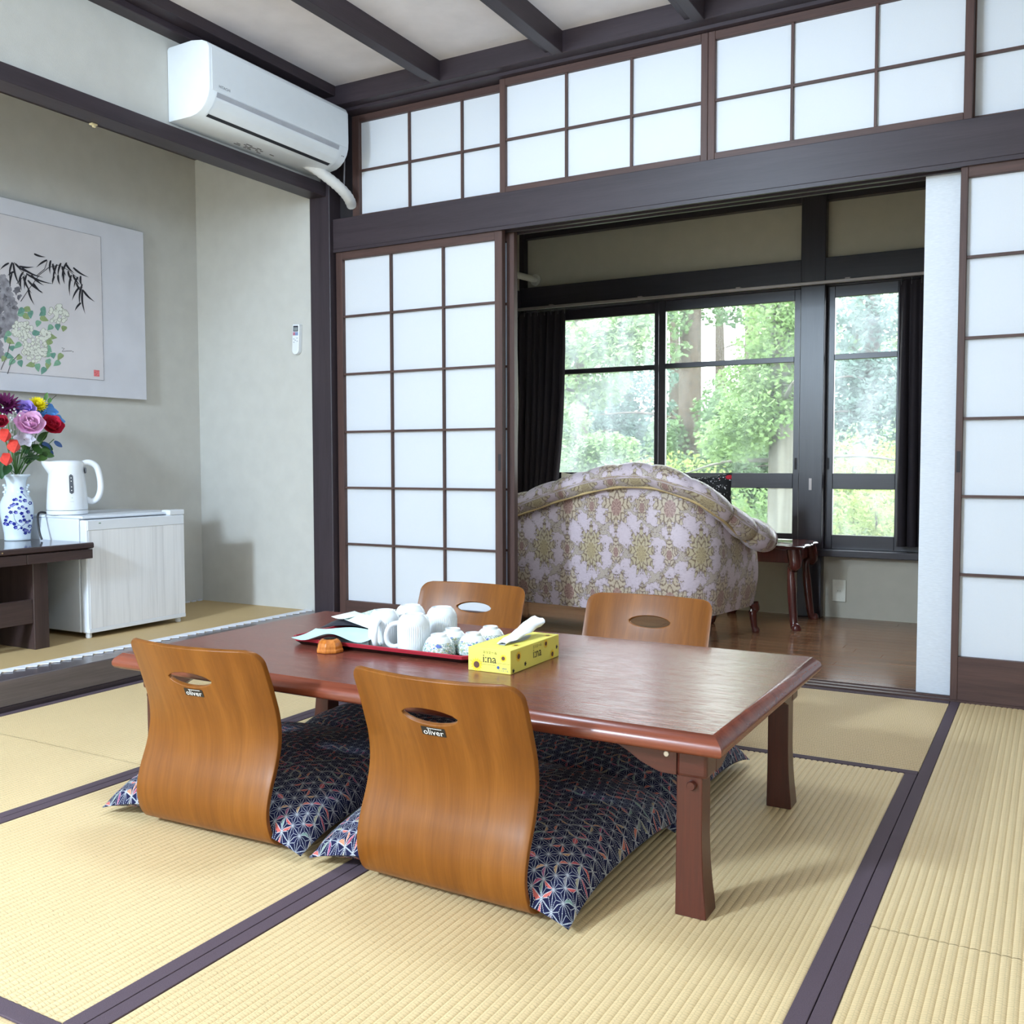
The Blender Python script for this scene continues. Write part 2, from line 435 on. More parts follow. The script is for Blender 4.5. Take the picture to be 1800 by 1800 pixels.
# ---- sliding paper screens
def screen(name, label, x0, x1, z0, z1, y0, y1, st, tr, br, cols, rows, bars=.009, pull=None):
    """wooden lattice with a pane of paper in every opening"""
    t = thing(name, ((x0+x1)/2, (y0+y1)/2, z0), label, kind='structure')
    for a in (x0, x1-st): MB().box(a, a+st, y0, y1, z0, z1).build('stile', M['frame_z'], t, bev=(.0015, 1))
    MB().box(x0+st, x1-st, y0+.001, y1-.001, z1-tr, z1).build('rail', M['frame_x'], t, bev=(.0015, 1))
    MB().box(x0+st, x1-st, y0+.001, y1-.001, z0, z0+br).build('rail', M['frame_x'], t, bev=(.0015, 1))
    yb0, yb1 = y0+.006, y1-.006; h = bars/2
    for c in cols: MB().box(c-h, c+h, yb0, yb1-.004, z0+br, z1-tr).build('lattice_bar', M['frame_z'], t)
    xs = [x0+st]+[c for c in cols]+[x1-st]; zs = [z0+br]+sorted(rows)+[z1-tr]
    for r in rows:
        MB().box(x0+st, x1-st, yb0-.0005, yb1-.0045, r-h, r+h).build('lattice_bar', M['frame_x'], t)
    yp = yb1-.003
    for i in range(len(xs)-1):
        for j in range(len(zs)-1):
            MB().box(xs[i], xs[i+1], yp, yp+.0012, zs[j], zs[j+1]).build('paper_pane', M['paper'], t)
    if pull:
        px, pz = pull
        MB().box(px-.006, px+.006, y0-.0012, y0+.002, pz-.035, pz+.035).build('finger_pull', M['groove'], t)
    return t
ROWS = [.425, .6854, .9422, 1.206, 1.4684]
screen('door_1', 'sliding paper screen with a three by six lattice beside the corner post', -.526, .352, .003, 1.765, .014, .044, .036, .04, .158, [-.2235, .0535], ROWS, pull=(.338, .80))
screen('door_2', 'second paper screen slid behind the left lattice screen', -.50, .378, .003, 1.765, .070, .100, .036, .04, .158, [-.1975, .0795], ROWS)
screen('door_3', 'tall paper screen with a dark bottom board at the right edge', 2.0805, 2.958, .003, 1.765, .014, .044, .022, .04, .147, [2.38, 2.665], ROWS, pull=(2.0915, .80))
t = thing('door_4', (2.4, .085, 0), 'narrow white papered panel edge beside the right paper screen', kind='structure')
MB().box(1.968, 2.92, .072, .098, .004, 1.764).build('papered_face', M['wallpaper'], t, bev=(.001, 1))
RZ = [2.125]
screen('window_1', 'transom paper screen nearest the air conditioner', -.456, .372, 1.9085, 2.371, .052, .080, .040, .030, .020, [-.145, .129], RZ)
screen('window_2', 'transom paper screen second from the air conditioner', .343, 1.226, 1.9085, 2.371, .012, .040, .026, .030, .026, [.644, .922], RZ)
screen('window_3', 'transom paper screen third from the air conditioner', 1.227, 2.110, 1.9085, 2.371, .012, .040, .026, .030, .026, [1.530, 1.811], RZ)
screen('window_4', 'transom paper screen at the right edge', 2.085, 2.968, 1.9085, 2.371, .052, .080, .029, .030, .020, [2.39, 2.67], RZ)
# ---- sill between room and veranda
sl = struct(MB().box(-.53, XR, .0, .108, -.08, .002), 'trim_20', M['frame_x'], 'worn wooden sill track under the sliding screens', bev=(.001, 1))
for a in (.006, .052, .098): MB().box(-.53, XR, a, a+.008, .002, .0055).build('track_rib', M['frame_x'], sl)

# ================================================================== VERANDA
VX0, VX1, VY = -.43, 2.95, 1.63
M['plank'] = [wood('brown_floorboard_%d' % i, lin(*a), lin(*b), .17, 'x', spec=.6, bump=.02) for i, (a, b) in enumerate((((112,76,54),(146,104,74)), ((106,70,50),(138,96,68)), ((120,84,60),(152,112,82))))]
vf = struct(MB().box(VX0-.1, VX1+.1, .108, VY+.06, -.14, -.02), 'floor_veranda', M['groove'], 'glossy brown board floor of the veranda')
y = .108; i = 0
while y < VY-.001:
    y1 = min(y+.0762, VY); cuts = [VX0]+sorted(random.uniform(VX0+.3, VX1-.3) for _ in range(2))+[VX1]
    for a, b in zip(cuts, cuts[1:]):
        MB().box(a+.0004, b-.0004, y+.0004, y1-.0004, -.02, 0).build('floorboard', random.choice(M['plank']), vf, bev=(.0008, 1))
    y = y1
WB = VY+.012                              # back of the window wall
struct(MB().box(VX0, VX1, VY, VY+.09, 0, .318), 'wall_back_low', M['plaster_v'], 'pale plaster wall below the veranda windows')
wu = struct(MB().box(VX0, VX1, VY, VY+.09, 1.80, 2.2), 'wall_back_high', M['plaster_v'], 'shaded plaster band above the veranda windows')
struct(MB().box(VX0, VX1, VY-.052, VY+.09, 1.690, 1.828), 'trim_21', M['sash_x'], 'black beam above the veranda windows', bev=(.002, 1))
struct(MB().box(VX0, VX1, VY-.045, VY+.09, 2.115, 2.30), 'trim_22', M['sash_x'], 'black beam at the top of the veranda wall', bev=(.002, 1))
struct(MB().box(1.213, 1.336, VY-.055, VY+.09, 0, 2.2), 'trim_23', M['sash_z'], 'black post between the wide and the narrow veranda window', bev=(.004, 2))
struct(MB().box(VX0, VX0+.03, VY-.05, VY+.09, 0, 2.2), 'trim_24', M['sash_z'], 'black corner post behind the left curtain')
sill = struct(MB().box(VX0, VX1, VY-.075, VY+.10, .318, .352), 'trim_25', M['sash_x'], 'black window sill ledge of the veranda', bev=(.003, 2))
struct(MB().box(1.96, 2.02, VY-.02, VY+.09, .352, 1.69), 'trim_26', M['sash_z'], 'black post right of the narrow window')
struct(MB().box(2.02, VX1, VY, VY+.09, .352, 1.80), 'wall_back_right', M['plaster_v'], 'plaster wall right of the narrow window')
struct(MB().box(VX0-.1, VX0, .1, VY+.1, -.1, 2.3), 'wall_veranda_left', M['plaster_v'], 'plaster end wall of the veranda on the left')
struct(MB().box(VX0, VX0+.012, .118, VY-.05, 1.665, 1.81), 'trim_27', M['sash_y'], 'black beam along the left end wall of the veranda')
struct(MB().box(VX1, VX1+.1, .1, VY+.1, -.1, 2.3), 'wall_veranda_right', M['plaster_v'], 'plaster end wall of the veranda on the right')
struct(MB().box(VX0-.1, VX1+.1, .1, VY+.1, 2.25, 2.34), 'ceiling_veranda', M['plaster_v'], 'ceiling of the veranda')
struct(MB().box(-1.6, XR+.1, .1, VY+.1, 2.34, 2.7), 'ceiling_light_block_veranda', M['groove'], 'unseen block added above the veranda against stray sky light')  # unseen block, added so sky light cannot leak in over the veranda
struct(MB().box(-1.7, XR+.2, YR-.2, .12, 2.6, 2.72), 'ceiling_light_block', M['groove'], 'unseen slab added above the room against stray sky light')  # added out of view to close the top against leaking light
struct(MB().box(-1.6, VX0-.1, .1, VY+.1, -.1, 2.4), 'wall_light_block_left', M['groove'], 'unseen block added left of the veranda against stray sky light')  # out of view, added to close the left side against leaking light
d5 = thing('door_5', (VX0+.004, .9, 0), 'grey flush sliding door on the left end wall of the veranda', kind='structure')
MB().box(VX0, VX0+.012, .60, 1.535, 0, 1.66).build('door_leaf', plain('grey_door', lin(190,190,186), .6), d5, bev=(.001, 1))
MB().box(VX0+.012, VX0+.0135, 1.455, 1.475, .70, .80).build('door_pull', M['groove'], d5)

# ---- windows of the veranda
def glass_mat(name, film, tint=(1,1,1)):
    m = Mt(name)
    tr = m.node('ShaderNodeBsdfTransparent', Color=(*tint, 1)); gl = m.node('ShaderNodeBsdfGlossy', Roughness=.02)
    fr = m.node('ShaderNodeFresnel', IOR=1.35)
    a = m.mixsh(V(m.g, fr.outputs[0])*.2, tr.outputs[0], gl.outputs[0])
    df = m.node('ShaderNodeBsdfTranslucent', Color=(.86, .94, 1, 1))
    n = m.noise(m.coord('Object', (5, 1, 2.2)), 1.3, 4, .6)
    m.surf(m.mixsh(n.sm(.3, .75)*film+film*.3, a, df.outputs[0])); return m.m
M['glass_film'] = glass_mat('filmed_window_glass', .09); M['glass'] = glass_mat('clear_window_glass', .03, (.93,.95,.9))  # first glass has a thin translucent film that makes the panes hazy
def sash(name, label, x0, x1, y0, y1, gx0, gx1, gz, glass, z0=.352, z1=1.69, latch=None):
    """gz: heights of glass openings, bottom to top, as (low, high)"""
    t = thing(name, ((x0+x1)/2, (y0+y1)/2, z0), label, kind='structure')
    MB().box(x0, gx0, y0, y1, z0, z1).build('stile', M['sash_z'], t, bev=(.002, 1))
    MB().box(gx1, x1, y0, y1, z0, z1).build('stile', M['sash_z'], t, bev=(.002, 1))
    zs = [z0]+[v for g in gz for v in g]+[z1]
    for a, b in zip(zs[::2], zs[1::2]): MB().box(gx0, gx1, y0+.001, y1-.001, a, b).build('rail', M['sash_x'], t, bev=(.0015, 1))
    ym = (y0+y1)/2
    for a, b in gz: MB().box(gx0, gx1, ym-.0015, ym+.0015, a, b).build('glass_pane', glass, t)
    if latch:
        MB().box(latch[0]-.006, latch[0]+.006, y0-.002, y0+.001, latch[1]-.03, latch[1]+.03).build('finger_pull', M['groove'], t)
    return t
GZ = [(.424, .660), (.740, 1.318), (1.346, 1.634)]
sash('window_5', 'left sliding window with hazy panes behind the sofa', -.40, .432, VY+.035, VY+.060, -.35, .388, GZ, M['glass_film'])
sash('window_6', 'middle sliding window with the clear view of trees', .425, 1.213, VY+.002, VY+.030, .466, 1.171, GZ, M['glass'], latch=(1.186, .79))
sash('window_7', 'narrow window right of the black post', 1.336, 1.96, VY+.002, VY+.030, 1.374, 1.674, GZ, M['glass_film'], latch=(1.350, .79))
# ================================================================== LOW TABLE
def top_wood():
    m = Mt('red_brown_veneer', lin(120,66,54), .22, .5)
    v = m.coord('Object', (2.2, 60, 10)); n1 = m.noise(v, 1, 4, .6, .3)
    v2 = m.coord('Object', (14, 420, 10)); n2 = m.noise(v2, 1, 2)
    m.color(m.ramp(n1*.6+n2*.4, [(.32, lin(98,48,38)), (.66, lin(128,70,56))]))
    m.bump(n2.sm(.35, .5), .22, .0005); m.roughness(n2*.14+.17); return m.m
M['table_top'] = top_wood()
for ax in 'xyz': M['table_'+ax] = wood('red_brown_wood_'+ax, lin(62,26,18), lin(84,38,27), .28, ax, bump=.05)
TX, TY = 1.145, -1.559; HX, HY = .735, .372
tb = thing('low_table', (TX, TY, 0), 'low rectangular red-brown wooden table in the middle of the tatami', 'table')
prof = [(0, .342), (.004, .3415), (.018, .329), (.0215, .322), (.0215, .314), (.018, .308), (.008, .304), (-.02, .304)]
mb = MB()
for o, z in prof: mb.v += [(TX+sx*(HX+o), TY+sy*(HY+o), z) for sx, sy in ((-1,-1),(1,-1),(1,1),(-1,1))]
for i in range(len(prof)-1):
    for k in range(4): mb.f.append((i*4+k, (i+1)*4+k, (i+1)*4+(k+1) % 4, i*4+(k+1) % 4))
mb.f.append(tuple(range(len(mb.v)-1, len(mb.v)-5, -1)))
mb.build('edge_moulding', wood('red_brown_moulding', lin(92,42,28), lin(124,62,42), .26, 'x', bump=.05), tb, smooth=50, fixn=False)
MB().box(TX-HX, TX+HX, TY-HY, TY+HY, .306, .342).build('tabletop', M['table_top'], tb)
LX, LY = .715, .339
for sx in (-1, 1):
    for sy in (-1, 1):
        ox, oy = TX+sx*LX, TY+sy*LY
        mb = MB(); W = .057
        for z, fl_, w in ((0, 0, .057), (.02, .0015, .0555), (.05, .005, .052), (.09, .008, .049), (.14, .010, .047), (.252, .010, .047)):
            ax, ay = ox-sx*fl_, oy-sy*fl_*.4
            bx, by = ax-sx*w, ay-sy*w
            q = [(ax, ay, z), (bx, ay, z), (bx, by, z), (ax, by, z)]
            mb.v += q
        for i in range(5):
            for k in range(4): mb.f.append((i*4+k, i*4+(k+1) % 4, (i+1)*4+(k+1) % 4, (i+1)*4+k))
        mb.f += [(3, 2, 1, 0), (20, 21, 22, 23)]
        mb.build('leg', M['table_z'], tb, fixn=True, bev=(.0015, 1), smooth=35)
        # corner block and the two shaped brackets beside it
        cb = MB().box(min(ox, ox-sx*.056), max(ox, ox-sx*.056), min(oy, oy-sy*.056), max(oy, oy-sy*.056), .250, .305)
        cb.build('corner_block', M['table_x'], tb, bev=(.006, 2))
        pts = [(.056, .305), (.056, .251), (.085, .251), (.10, .256), (.125, .266), (.145, .279), (.165, .289), (.185, .296), (.195, .3045)]
        pl = [(ox-sx*a, b) for a, b in pts]
        br = MB().prism(pl, 'y', oy-sy*.001, oy-sy*.020).build('apron_bracket', M['table_x'], tb, fixn=True, bev=(.001, 1))
        pl = [(oy-sy*a, b) for a, b in pts]
        MB().prism(pl, 'x', ox-sx*.001, ox-sx*.020).build('apron_bracket', M['table_y'], tb, fixn=True, bev=(.001, 1))
        if sy < 0:
            sc = MB().lathe([(0, 0), (.0045, 0), (.0055, .0015), (.0055, .004)], 14).xf(Matrix.Translation((ox-sx*.052-sx*.022, oy-.0035+.001, .287)) @ Matrix.Rotation(PI/2, 4, 'X') @ Matrix.Rotation(PI, 4, 'X'))
            sc.build('screw', plain('bright_steel', lin(200,195,190), .3, Metallic=.9), tb, smooth=40)
            MB().lathe([(0, -.004), (.007, -.004), (.0085, -.001), (.0085, .012)], 14).xf(Matrix.Translation((ox-sx*.028, oy-.0015, .237)) @ Matrix.Rotation(-PI/2, 4, 'X')).build('peg', M['table_y'], tb, smooth=40)
    MB().box(min(TX+sx*(LX-.02), TX+sx*(LX-.04)), max(TX+sx*(LX-.02), TX+sx*(LX-.04)), TY-LY+.15, TY+LY-.15, .28, .305).build('end_apron', M['table_y'], tb)

# ================================================================== LEGLESS CHAIRS
def ply_mat():
    m = Mt('honey_plywood', lin(186,120,44), 0.36, .3)
    x, y, z = m.xyz(m.coord('Object'))
    n0 = m.noise(m.coord('Object', (5, 1, 1.6)), 1.5, 2)
    w = m.noise(m.coord('Object', (26, 4, 1.6)), 1, 4, .55, 1.1)
    f = m.noise(m.coord('Object', (420, 60, 12)), 1, 2)
    m.color(m.ramp(w*.55+n0*.25+f*.2, [(.32, lin(104,57,12)), (.5, lin(121,70,18)), (.68, lin(138,84,28))]))
    m.bump(f, .06, .0004); return m.m
M['ply'] = ply_mat(); M['ply_edge'] = wood('plywood_edge', lin(120,66,30), lin(196,140,84), .4, 'x', 3)
PR = catmull([(0,.36,.012), (0,.25,.010), (0,.12,.010), (0,.055,.011), (0,.020,.022), (0,.004,.045), (0,-.004,.085), (0,.006,.13), (0,.026,.18), (0,.037,.23), (0,.033,.28), (0,.019,.325), (0,.001,.375), (0,-.020,.425)], 6)
_L = [0]
for a, b in zip(PR, PR[1:]): _L.append(_L[-1]+(b-a).length)
LT = _L[-1]
def pr_at(s):
    s = min(max(s, 0), LT)
    for i in range(len(_L)-1):
        if s <= _L[i+1]+1e-9:
            t = (s-_L[i])/max(_L[i+1]-_L[i], 1e-9); return PR[i].lerp(PR[i+1], t)
    return PR[-1]
CW, CR = .185, .032
def smooth01(t): t = min(max(t, 0), 1); return t*t*(3-2*t)
def shell_pt(u, s, off):
    """u -1..1 across, s metres along the profile"""
    d = LT-s; w = CW
    if d < CR: w = CW-CR+math.sqrt(max(CR*CR-(CR-d)**2, 0))
    if s < CR: w = CW-CR+math.sqrt(max(CR*CR-(CR-s)**2, 0))
    p = pr_at(s); q = pr_at(s+.003); r = pr_at(s-.003)
    t = (q-r); n = Vector((0, -t.z, t.y)).normalized()      # outward: under the seat, behind the back
    c = .036*smooth01((p.z-.06)/.30)
    x = u*w; y = p.y - c*(1-(x/CW)**2)
    nx = -2*c*x/CW**2
    nn = Vector((-nx*n.y, n.y, n.z)).normalized()
    return Vector((x, y, p.z)) + nn*off
def chair_mesh():
    """bent plywood shell with a lens-shaped hand hole, 10 mm thick"""
    S = []
    s = 0
    while s < LT-.0001:
        S.append(s); s += .004 if (s < CR or LT-s < CR+.004) else .0125
    S.append(LT); NU = 24
    hc = LT-.078; ha, hb = .062, .0165
    i0, i1 = 7, 17
    j0 = max(j for j in range(len(S)) if S[j] < hc-.024); j1 = min(j for j in range(len(S)) if S[j] > hc+.024)
    P = []; idx = {}
    for j in range(len(S)):
        for i in range(NU+1):
            if i0 < i < i1 and j0 < j < j1: continue
            idx[(i, j)] = len(P); P.append((-1+2*i/NU, S[j]))
    F = []
    for j in range(len(S)-1):
        for i in range(NU):
            if i0 <= i < i1 and j0 <= j < j1: continue
            F.append((idx[i,j], idx[i+1,j], idx[i+1,j+1], idx[i,j+1]))
    loop = [(i, j0) for i in range(i0, i1)]+[(i1, j) for j in range(j0, j1)]+[(i, j1) for i in range(i1, i0, -1)]+[(i0, j) for j in range(j1, j0, -1)]
    ring0 = [idx[k] for k in loop]; rings = [ring0]
    def hole(k, g):
        u, s_ = P[ring0[k]]; dx = u*CW; dy = s_-hc
        a = math.atan2(dy/(hb*1.25), dx/ha)
        ex = ha*math.copysign(abs(math.cos(a))**1.0, math.cos(a)); ey = hb*math.copysign(abs(math.sin(a))**1.25, math.sin(a))
        return ((dx*(1-g)+ex*g)/CW, hc+dy*(1-g)+ey*g)
    for g in (.5, .85, 1.0):
        r = []
        for k in range(len(ring0)): r.append(len(P)); P.append(hole(k, g))
        rings.append(r)
    for a, b in zip(rings, rings[1:]):
        for k in range(len(a)):
            k2 = (k+1) % len(a); F.append((a[k], a[k2], b[k2], b[k]))
    n = len(P); T = .0105
    vo = [shell_pt(u, s_, T/2) for u, s_ in P]; vi = [shell_pt(u, s_, -T/2) for u, s_ in P]
    mb = MB(); mb.v = [tuple(v) for v in vo+vi]
    mb.f = [f[::-1] for f in F]+[tuple(n+i for i in f) for f in F]
    ed = {}
    for f in F:
        for a, b in zip(f, f[1:]+f[:1]):
            if (b, a) in ed: del ed[(b, a)]
            else: ed[(a, b)] = 1
    m0 = len(mb.f)
    for a, b in ed: mb.f.append((a, b, n+b, n+a))
    me = mb.mesh('shell', fixn=True, bev=(.0022, 2), smooth=50)
    return me
chair_me = chair_mesh(); chair_me.materials.append(M['ply'])
ink_black = plain('black_print', lin(24,22,22), .5); ink_white = plain('white_print', lin(238,238,236), .5)
def chair_label():
    # plate hugging the outer back just below the hand hole
    mb = MB(); sc = LT-.078-.030
    def fn(u, v): return shell_pt((-.026+.052*u+.004)/CW, sc-.0088+.0176*v, .0105/2+.0007)
    mb.grid(8, 2, fn, flip=True)
    me = mb.mesh('brand_label'); me.materials.append(ink_black)
    tm = text_mesh('oliver', .0215)
    xs = [v.co.x for v in tm.vertices]; w = max(xs)-min(xs)
    for v in tm.vertices:
        p = shell_pt((v.co.x*(.044/w)+.004)/CW, sc+v.co.y*.78-.0018, .0105/2+.0013); v.co = p
    tm.name = 'label_lettering'; tm.materials.clear(); tm.materials.append(ink_white)
    t2 = MB()
    for i in range(9):
        a = -.012+i*.0036
        t2.quad(*[shell_pt((x+.004)/CW, s_, .0105/2+.0013) for x, s_ in ((a, sc+.0058), (a+.0026, sc+.0058), (a+.0026, sc+.0073), (a, sc+.0073))])
    m2 = t2.mesh('label_small_print'); m2.materials.append(ink_white)
    return me, tm, m2
lab_me, lab_tx, lab_sm = chair_label()
def chair(x, y, rz, label):
    t = thing('legless_chair', (x, y, 0), label, 'chair', 'bent plywood legless chairs around the low table'); t.rotation_euler.z = rz
    def put(n, me, par):
        o = bpy.data.objects.new(n, me); COL.objects.link(o); o.parent = par; return o
    put('shell', chair_me, t)
    l = put('brand_label', lab_me, t); l['label'] = 'black brand label reading oliver'
    put('label_lettering', lab_tx, l); put('label_small_print', lab_sm, l)
    return t
R = math.radians
chair(1.4135, -2.066, R(-1.2), 'bent honey plywood legless chair seen from behind in front of the yellow tissue box')
chair(.808, -2.064, R(2.2), 'bent honey plywood legless chair seen from behind nearest the alcove step')
chair(.815, -.990, PI+R(1.0), 'bent plywood legless chair across the table in front of the left paper screen')
chair(1.390, -.985, PI-R(.5), 'bent plywood legless chair across the table in front of the flowered sofa')

# ================================================================== FLOOR CUSHIONS
def asanoha():
    m = Mt('navy_hemp_leaf_cotton', lin(26,28,62), .85, .2)
    t = m.g.nodes.new('ShaderNodeUVMap'); x, y, z = m.xyz(t.outputs[0])
    h = .0212
    u = [(x*math.cos(a)+y*math.sin(a))/h for a in (.3, .3+2*PI/3, .3+4*PI/3)]
    f = [q.fract() for q in u]; fl_ = [q.floor() for q in u]
    sm = f[0]+f[1]+f[2]; dn = sm > 1.5
    b = [q+dn*(1.0-q*2.0) for q in f]
    mx = b[0].max(b[1]).max(b[2]); mn = b[0].min(b[1]).min(b[2]); md = 1.0-mx-mn
    dash = ((mx*11.0).fract() < .62)
    edge = (mn < .030); dash2 = (((md-mx).abs()*9.0).fract() < .62)
    medn = ((md-mn) < .036)
    line = (edge*dash2).max(medn*dash)
    # coloured petals: half lenses along one edge of some triangles
    key = m.comb(fl_[0]+dn*.5, fl_[1], fl_[2]); r = m.white(key)
    k2 = m.white(m.comb(fl_[0]+9.3, fl_[1]+dn*.5, fl_[2]+2.1))
    pick = b[0]*(r < .33)+b[1]*((r > .33)*(r < .66))+b[2]*(r > .66)
    other = 1.0-mx-mn
    lens = (pick < ((mx-.5).abs()*-.66+.27)) * (k2 > .52)
    hue = m.white(m.comb(fl_[0]+3.7, fl_[1]+1.1, dn*2.0+fl_[2]))
    pc = m.ramp(hue, [(0, lin(196,92,84)), (.3, lin(200,110,96)), (.45, lin(186,150,110)), (.62, lin(120,152,140)), (.8, lin(150,72,108)), (1, lin(196,92,84))])
    base = m.ramp(m.noise(m.coord('Object'), 60, 3), [(.3, lin(14,15,44)), (.7, lin(24,26,64))])
    c1 = m.mix(lens*.85, base, pc)
    c2 = m.mix(line*.85, c1, lin(198,202,206))
    m.color(c2); m.bump(line*.6+m.noise(m.coord('Object', (900,900,900)), 1, 1)*.4, .25, .0006); return m.m
M['asanoha'] = asanoha()
def pillow_mesh(name, hw, hd, T, seed, nx=44, base=.0, droop=0.0):
    rnd = random.Random(seed); ph = [rnd.uniform(0, 6.28) for _ in range(8)]
    def outline(u, v):
        x = u*hw*(1-.025*(1-v*v)*abs(u)**3)
        y = v*hd*(1-.025*(1-u*u)*abs(v)**3)
        return x, y
    def th(u, v):
        a = max(0, 1-abs(u)**3.2); b = max(0, 1-abs(v)**3.2)
        return (a*b)**.48
    def wr(u, v):
        e = (1-th(u, v))
        return .004*math.sin(7*u+3*v+ph[0])*math.sin(5*v-2*u+ph[1]) + e*.0035*math.sin(24*math.atan2(v, u)+ph[2]) + .003*math.sin(16*(u+v)+ph[3])*math.exp(-((u-v*.3-.4)/.3)**2)
    def top(s, t):
        u, v = 2*s-1, 2*t-1; x, y = outline(u, v); h = th(u, v)
        return (x, y, base+.032*(1-1.1*(abs(u)*abs(v))**3)+T*.80*h+wr(u, v)*h)
    def bot(s, t):
        u, v = 2*s-1, 2*t-1; x, y = outline(u, v); h = th(u, v)
        return (x, y, base+.032*(1-1.1*(abs(u)*abs(v))**3)-min(.032*(1-1.1*(abs(u)*abs(v))**3), T*.34*h))
    mb = MB(); uvf = lambda s, t: ((2*s-1)*hw*1.06, (2*t-1)*hd*1.06)
    mb.grid(nx, nx, top, uvfn=uvf); mb.grid(nx, nx, bot, flip=True, uvfn=uvf)
    me = mb.mesh(name, smooth=180); me.materials.append(M['asanoha']); return me
cushions = ((1.392, -1.772, R(-1.5), 'navy hemp-leaf patterned floor cushion on the chair in front of the tissue box', 3),
            (.775, -1.772, R(1.2), 'navy hemp-leaf patterned floor cushion on the near chair beside the alcove step', 5),
            (.835, -1.290, PI, 'dark navy floor cushion under the far side of the table before the left paper screen', 8),
            (1.395, -1.285, PI, 'dark navy floor cushion under the far side of the table before the sofa', 11))
for x, y, rz, lb, sd in cushions:
    me = pillow_mesh('floor_cushion', .292, .288, .105, sd)
    o = bpy.data.objects.new('floor_cushion', me); COL.objects.link(o); o.location = (x, y, .017); o.rotation_euler.z = rz
    tag(o, lb, 'cushion', 'navy floor cushions on the legless chairs')

# ================================================================== THINGS ON THE TABLE
TZ = .3422
M['lacquer'] = plain('black_lacquer', lin(16,14,15), .18, .5, .05)
M['red_lacquer'] = plain('red_lacquer', lin(168,44,58), .25, .5, .05)
def octagon(x0, x1, y0, y1, c): return [(x0+c, y0), (x1-c, y0), (x1, y0+c), (x1, y1-c), (x1-c, y1), (x0+c, y1), (x0, y1-c), (x0, y0+c)]
tray = thing('serving_tray', (.957, -1.492, TZ), 'black lacquer tray with a red rim holding white mugs and flowered teacups', 'tray')
TO = (.688, 1.224, -1.655, -1.395)
def ring_mesh(specs):
    mb = MB()
    for (inset, c, z) in specs: mb.v += [(a, b, z) for a, b in octagon(TO[0]+inset, TO[1]-inset, TO[2]+inset, TO[3]-inset, c)]
    for i in range(len(specs)-1):
        for k in range(8): mb.f.append((i*8+k, i*8+(k+1) % 8, (i+1)*8+(k+1) % 8, (i+1)*8+k))
    return mb
b = ring_mesh([(.012, .018, TZ), (.002, .02, TZ+.009), (0, .02, TZ+.0105), (.004, .02, TZ+.0105), (.014, .018, TZ+.0045)])
b.f.append(tuple(range(32, 40))); b.f.append(tuple(range(7, -1, -1))); b.build('tray_base', M['lacquer'], tray)
r = ring_mesh([(0, .02, TZ+.0104), (-.003, .021, TZ+.0185), (-.001, .021, TZ+.0200), (.002, .02, TZ+.0195), (.0045, .02, TZ+.0106)])
r.build('rim', M['red_lacquer'], tray)
MZ = TZ+.0050
def porcelain(name, c=(.86,.89,.9)): return plain(name, c, .12, .5, .02)
M['mug'] = porcelain('white_porcelain', (.80,.83,.85))
def mug_mesh():
    """mug standing upside down, fluted"""
    mb = MB(); seg = 96
    prof = [(.0375, 0), (.0385, .002), (.0388, .012), (.0388, .058), (.0380, .068), (.0355, .077), (.0310, .084), (.0262, .088), (.0250, .0895), (.0235, .0895), (.0225, .0872), (0, .0868)]
    for k in range(seg):
        a = 2*PI*k/seg
        for r_, z in prof:
            fl_ = .0007*(1 if k % 2 else -1) if .01 < z < .07 else 0
            mb.v.append(((r_+fl_)*math.cos(a), (r_+fl_)*math.sin(a), z))
    m = len(prof)
    for k in range(seg):
        k2 = (k+1) % seg
        for i in range(m-1): mb.f.append((k*m+i, k2*m+i, k2*m+i+1, k*m+i+1))
    mb.f.append(tuple(k*m for k in reversed(range(seg))))
    me = mb.mesh('mug_body', smooth=38); me.materials.append(M['mug'])
    h = MB()
    pts = catmull([(.036, 0, .012), (.050, 0, .010), (.062, 0, .018), (.066, 0, .034), (.063, 0, .050), (.053, 0, .063), (.036, 0, .068)], 5)
    n = len(pts); h.tube(pts, [.0062]*n, 10)
    for i, v in enumerate(h.v): h.v[i] = (v[0], v[1]*1.25, v[2])
    hm = h.mesh('mug_handle', smooth=60); hm.materials.append(M['mug'])
    return me, hm
mug_b, mug_h = mug_mesh()
def duo(name, x, y, z, rz, parts, **k):
    t = thing(name, (x, y, z), **k); t.rotation_euler.z = rz
    for n, me in parts:
        o = bpy.data.objects.new(n, me); COL.objects.link(o); o.parent = t
    return t
for x, y, rz, lb in ((.928, -1.578, R(-74), 'white fluted mug upside down at the front left of the tray'),
                     (1.028, -1.594, R(-150), 'white fluted mug upside down nearest the flowered teacups at the tray front'),
                     (.936, -1.478, R(120), 'tallest-looking white fluted mug upside down at the back of the tray'),
                     (1.026, -1.468, R(-125), 'white fluted mug upside down behind the teacups beside the far chair')):
    duo('mug', x, y, MZ, rz, (('mug_body', mug_b), ('handle', mug_h)), label=lb, cat='mug', group='white mugs upside down on the tray')
def cup_mat():
    m = Mt('flowered_porcelain', (.8,.83,.82), .12, .5)
    x, y, z = m.xyz(m.coord('Object')); a = y.atan2(x)
    v = m.comb(a*.028, z, 0.0)
    n1 = m.noise(v, 260, 3, .6, .8); n2 = m.noise(v, 120, 2, .5, .4); n3 = m.noise(v, 70, 2)
    band = z.sm(.030, .018)
    c = m.mix((n1 > .56)*(z < .030), (.80,.83,.82), lin(96,150,138))
    c = m.mix((n2 > .60)*(z < .031)*(z > .006), c, lin(198,196,150))
    c = m.mix((n3 > .61)*(z < .032)*(z > .010), c, lin(92,112,190))
    c = m.mix(((n1-.5).abs() < .02)*(z < .031)*(z > .003), c, lin(88,104,96))
    m.color(c); return m.m
M['cup'] = cup_mat()
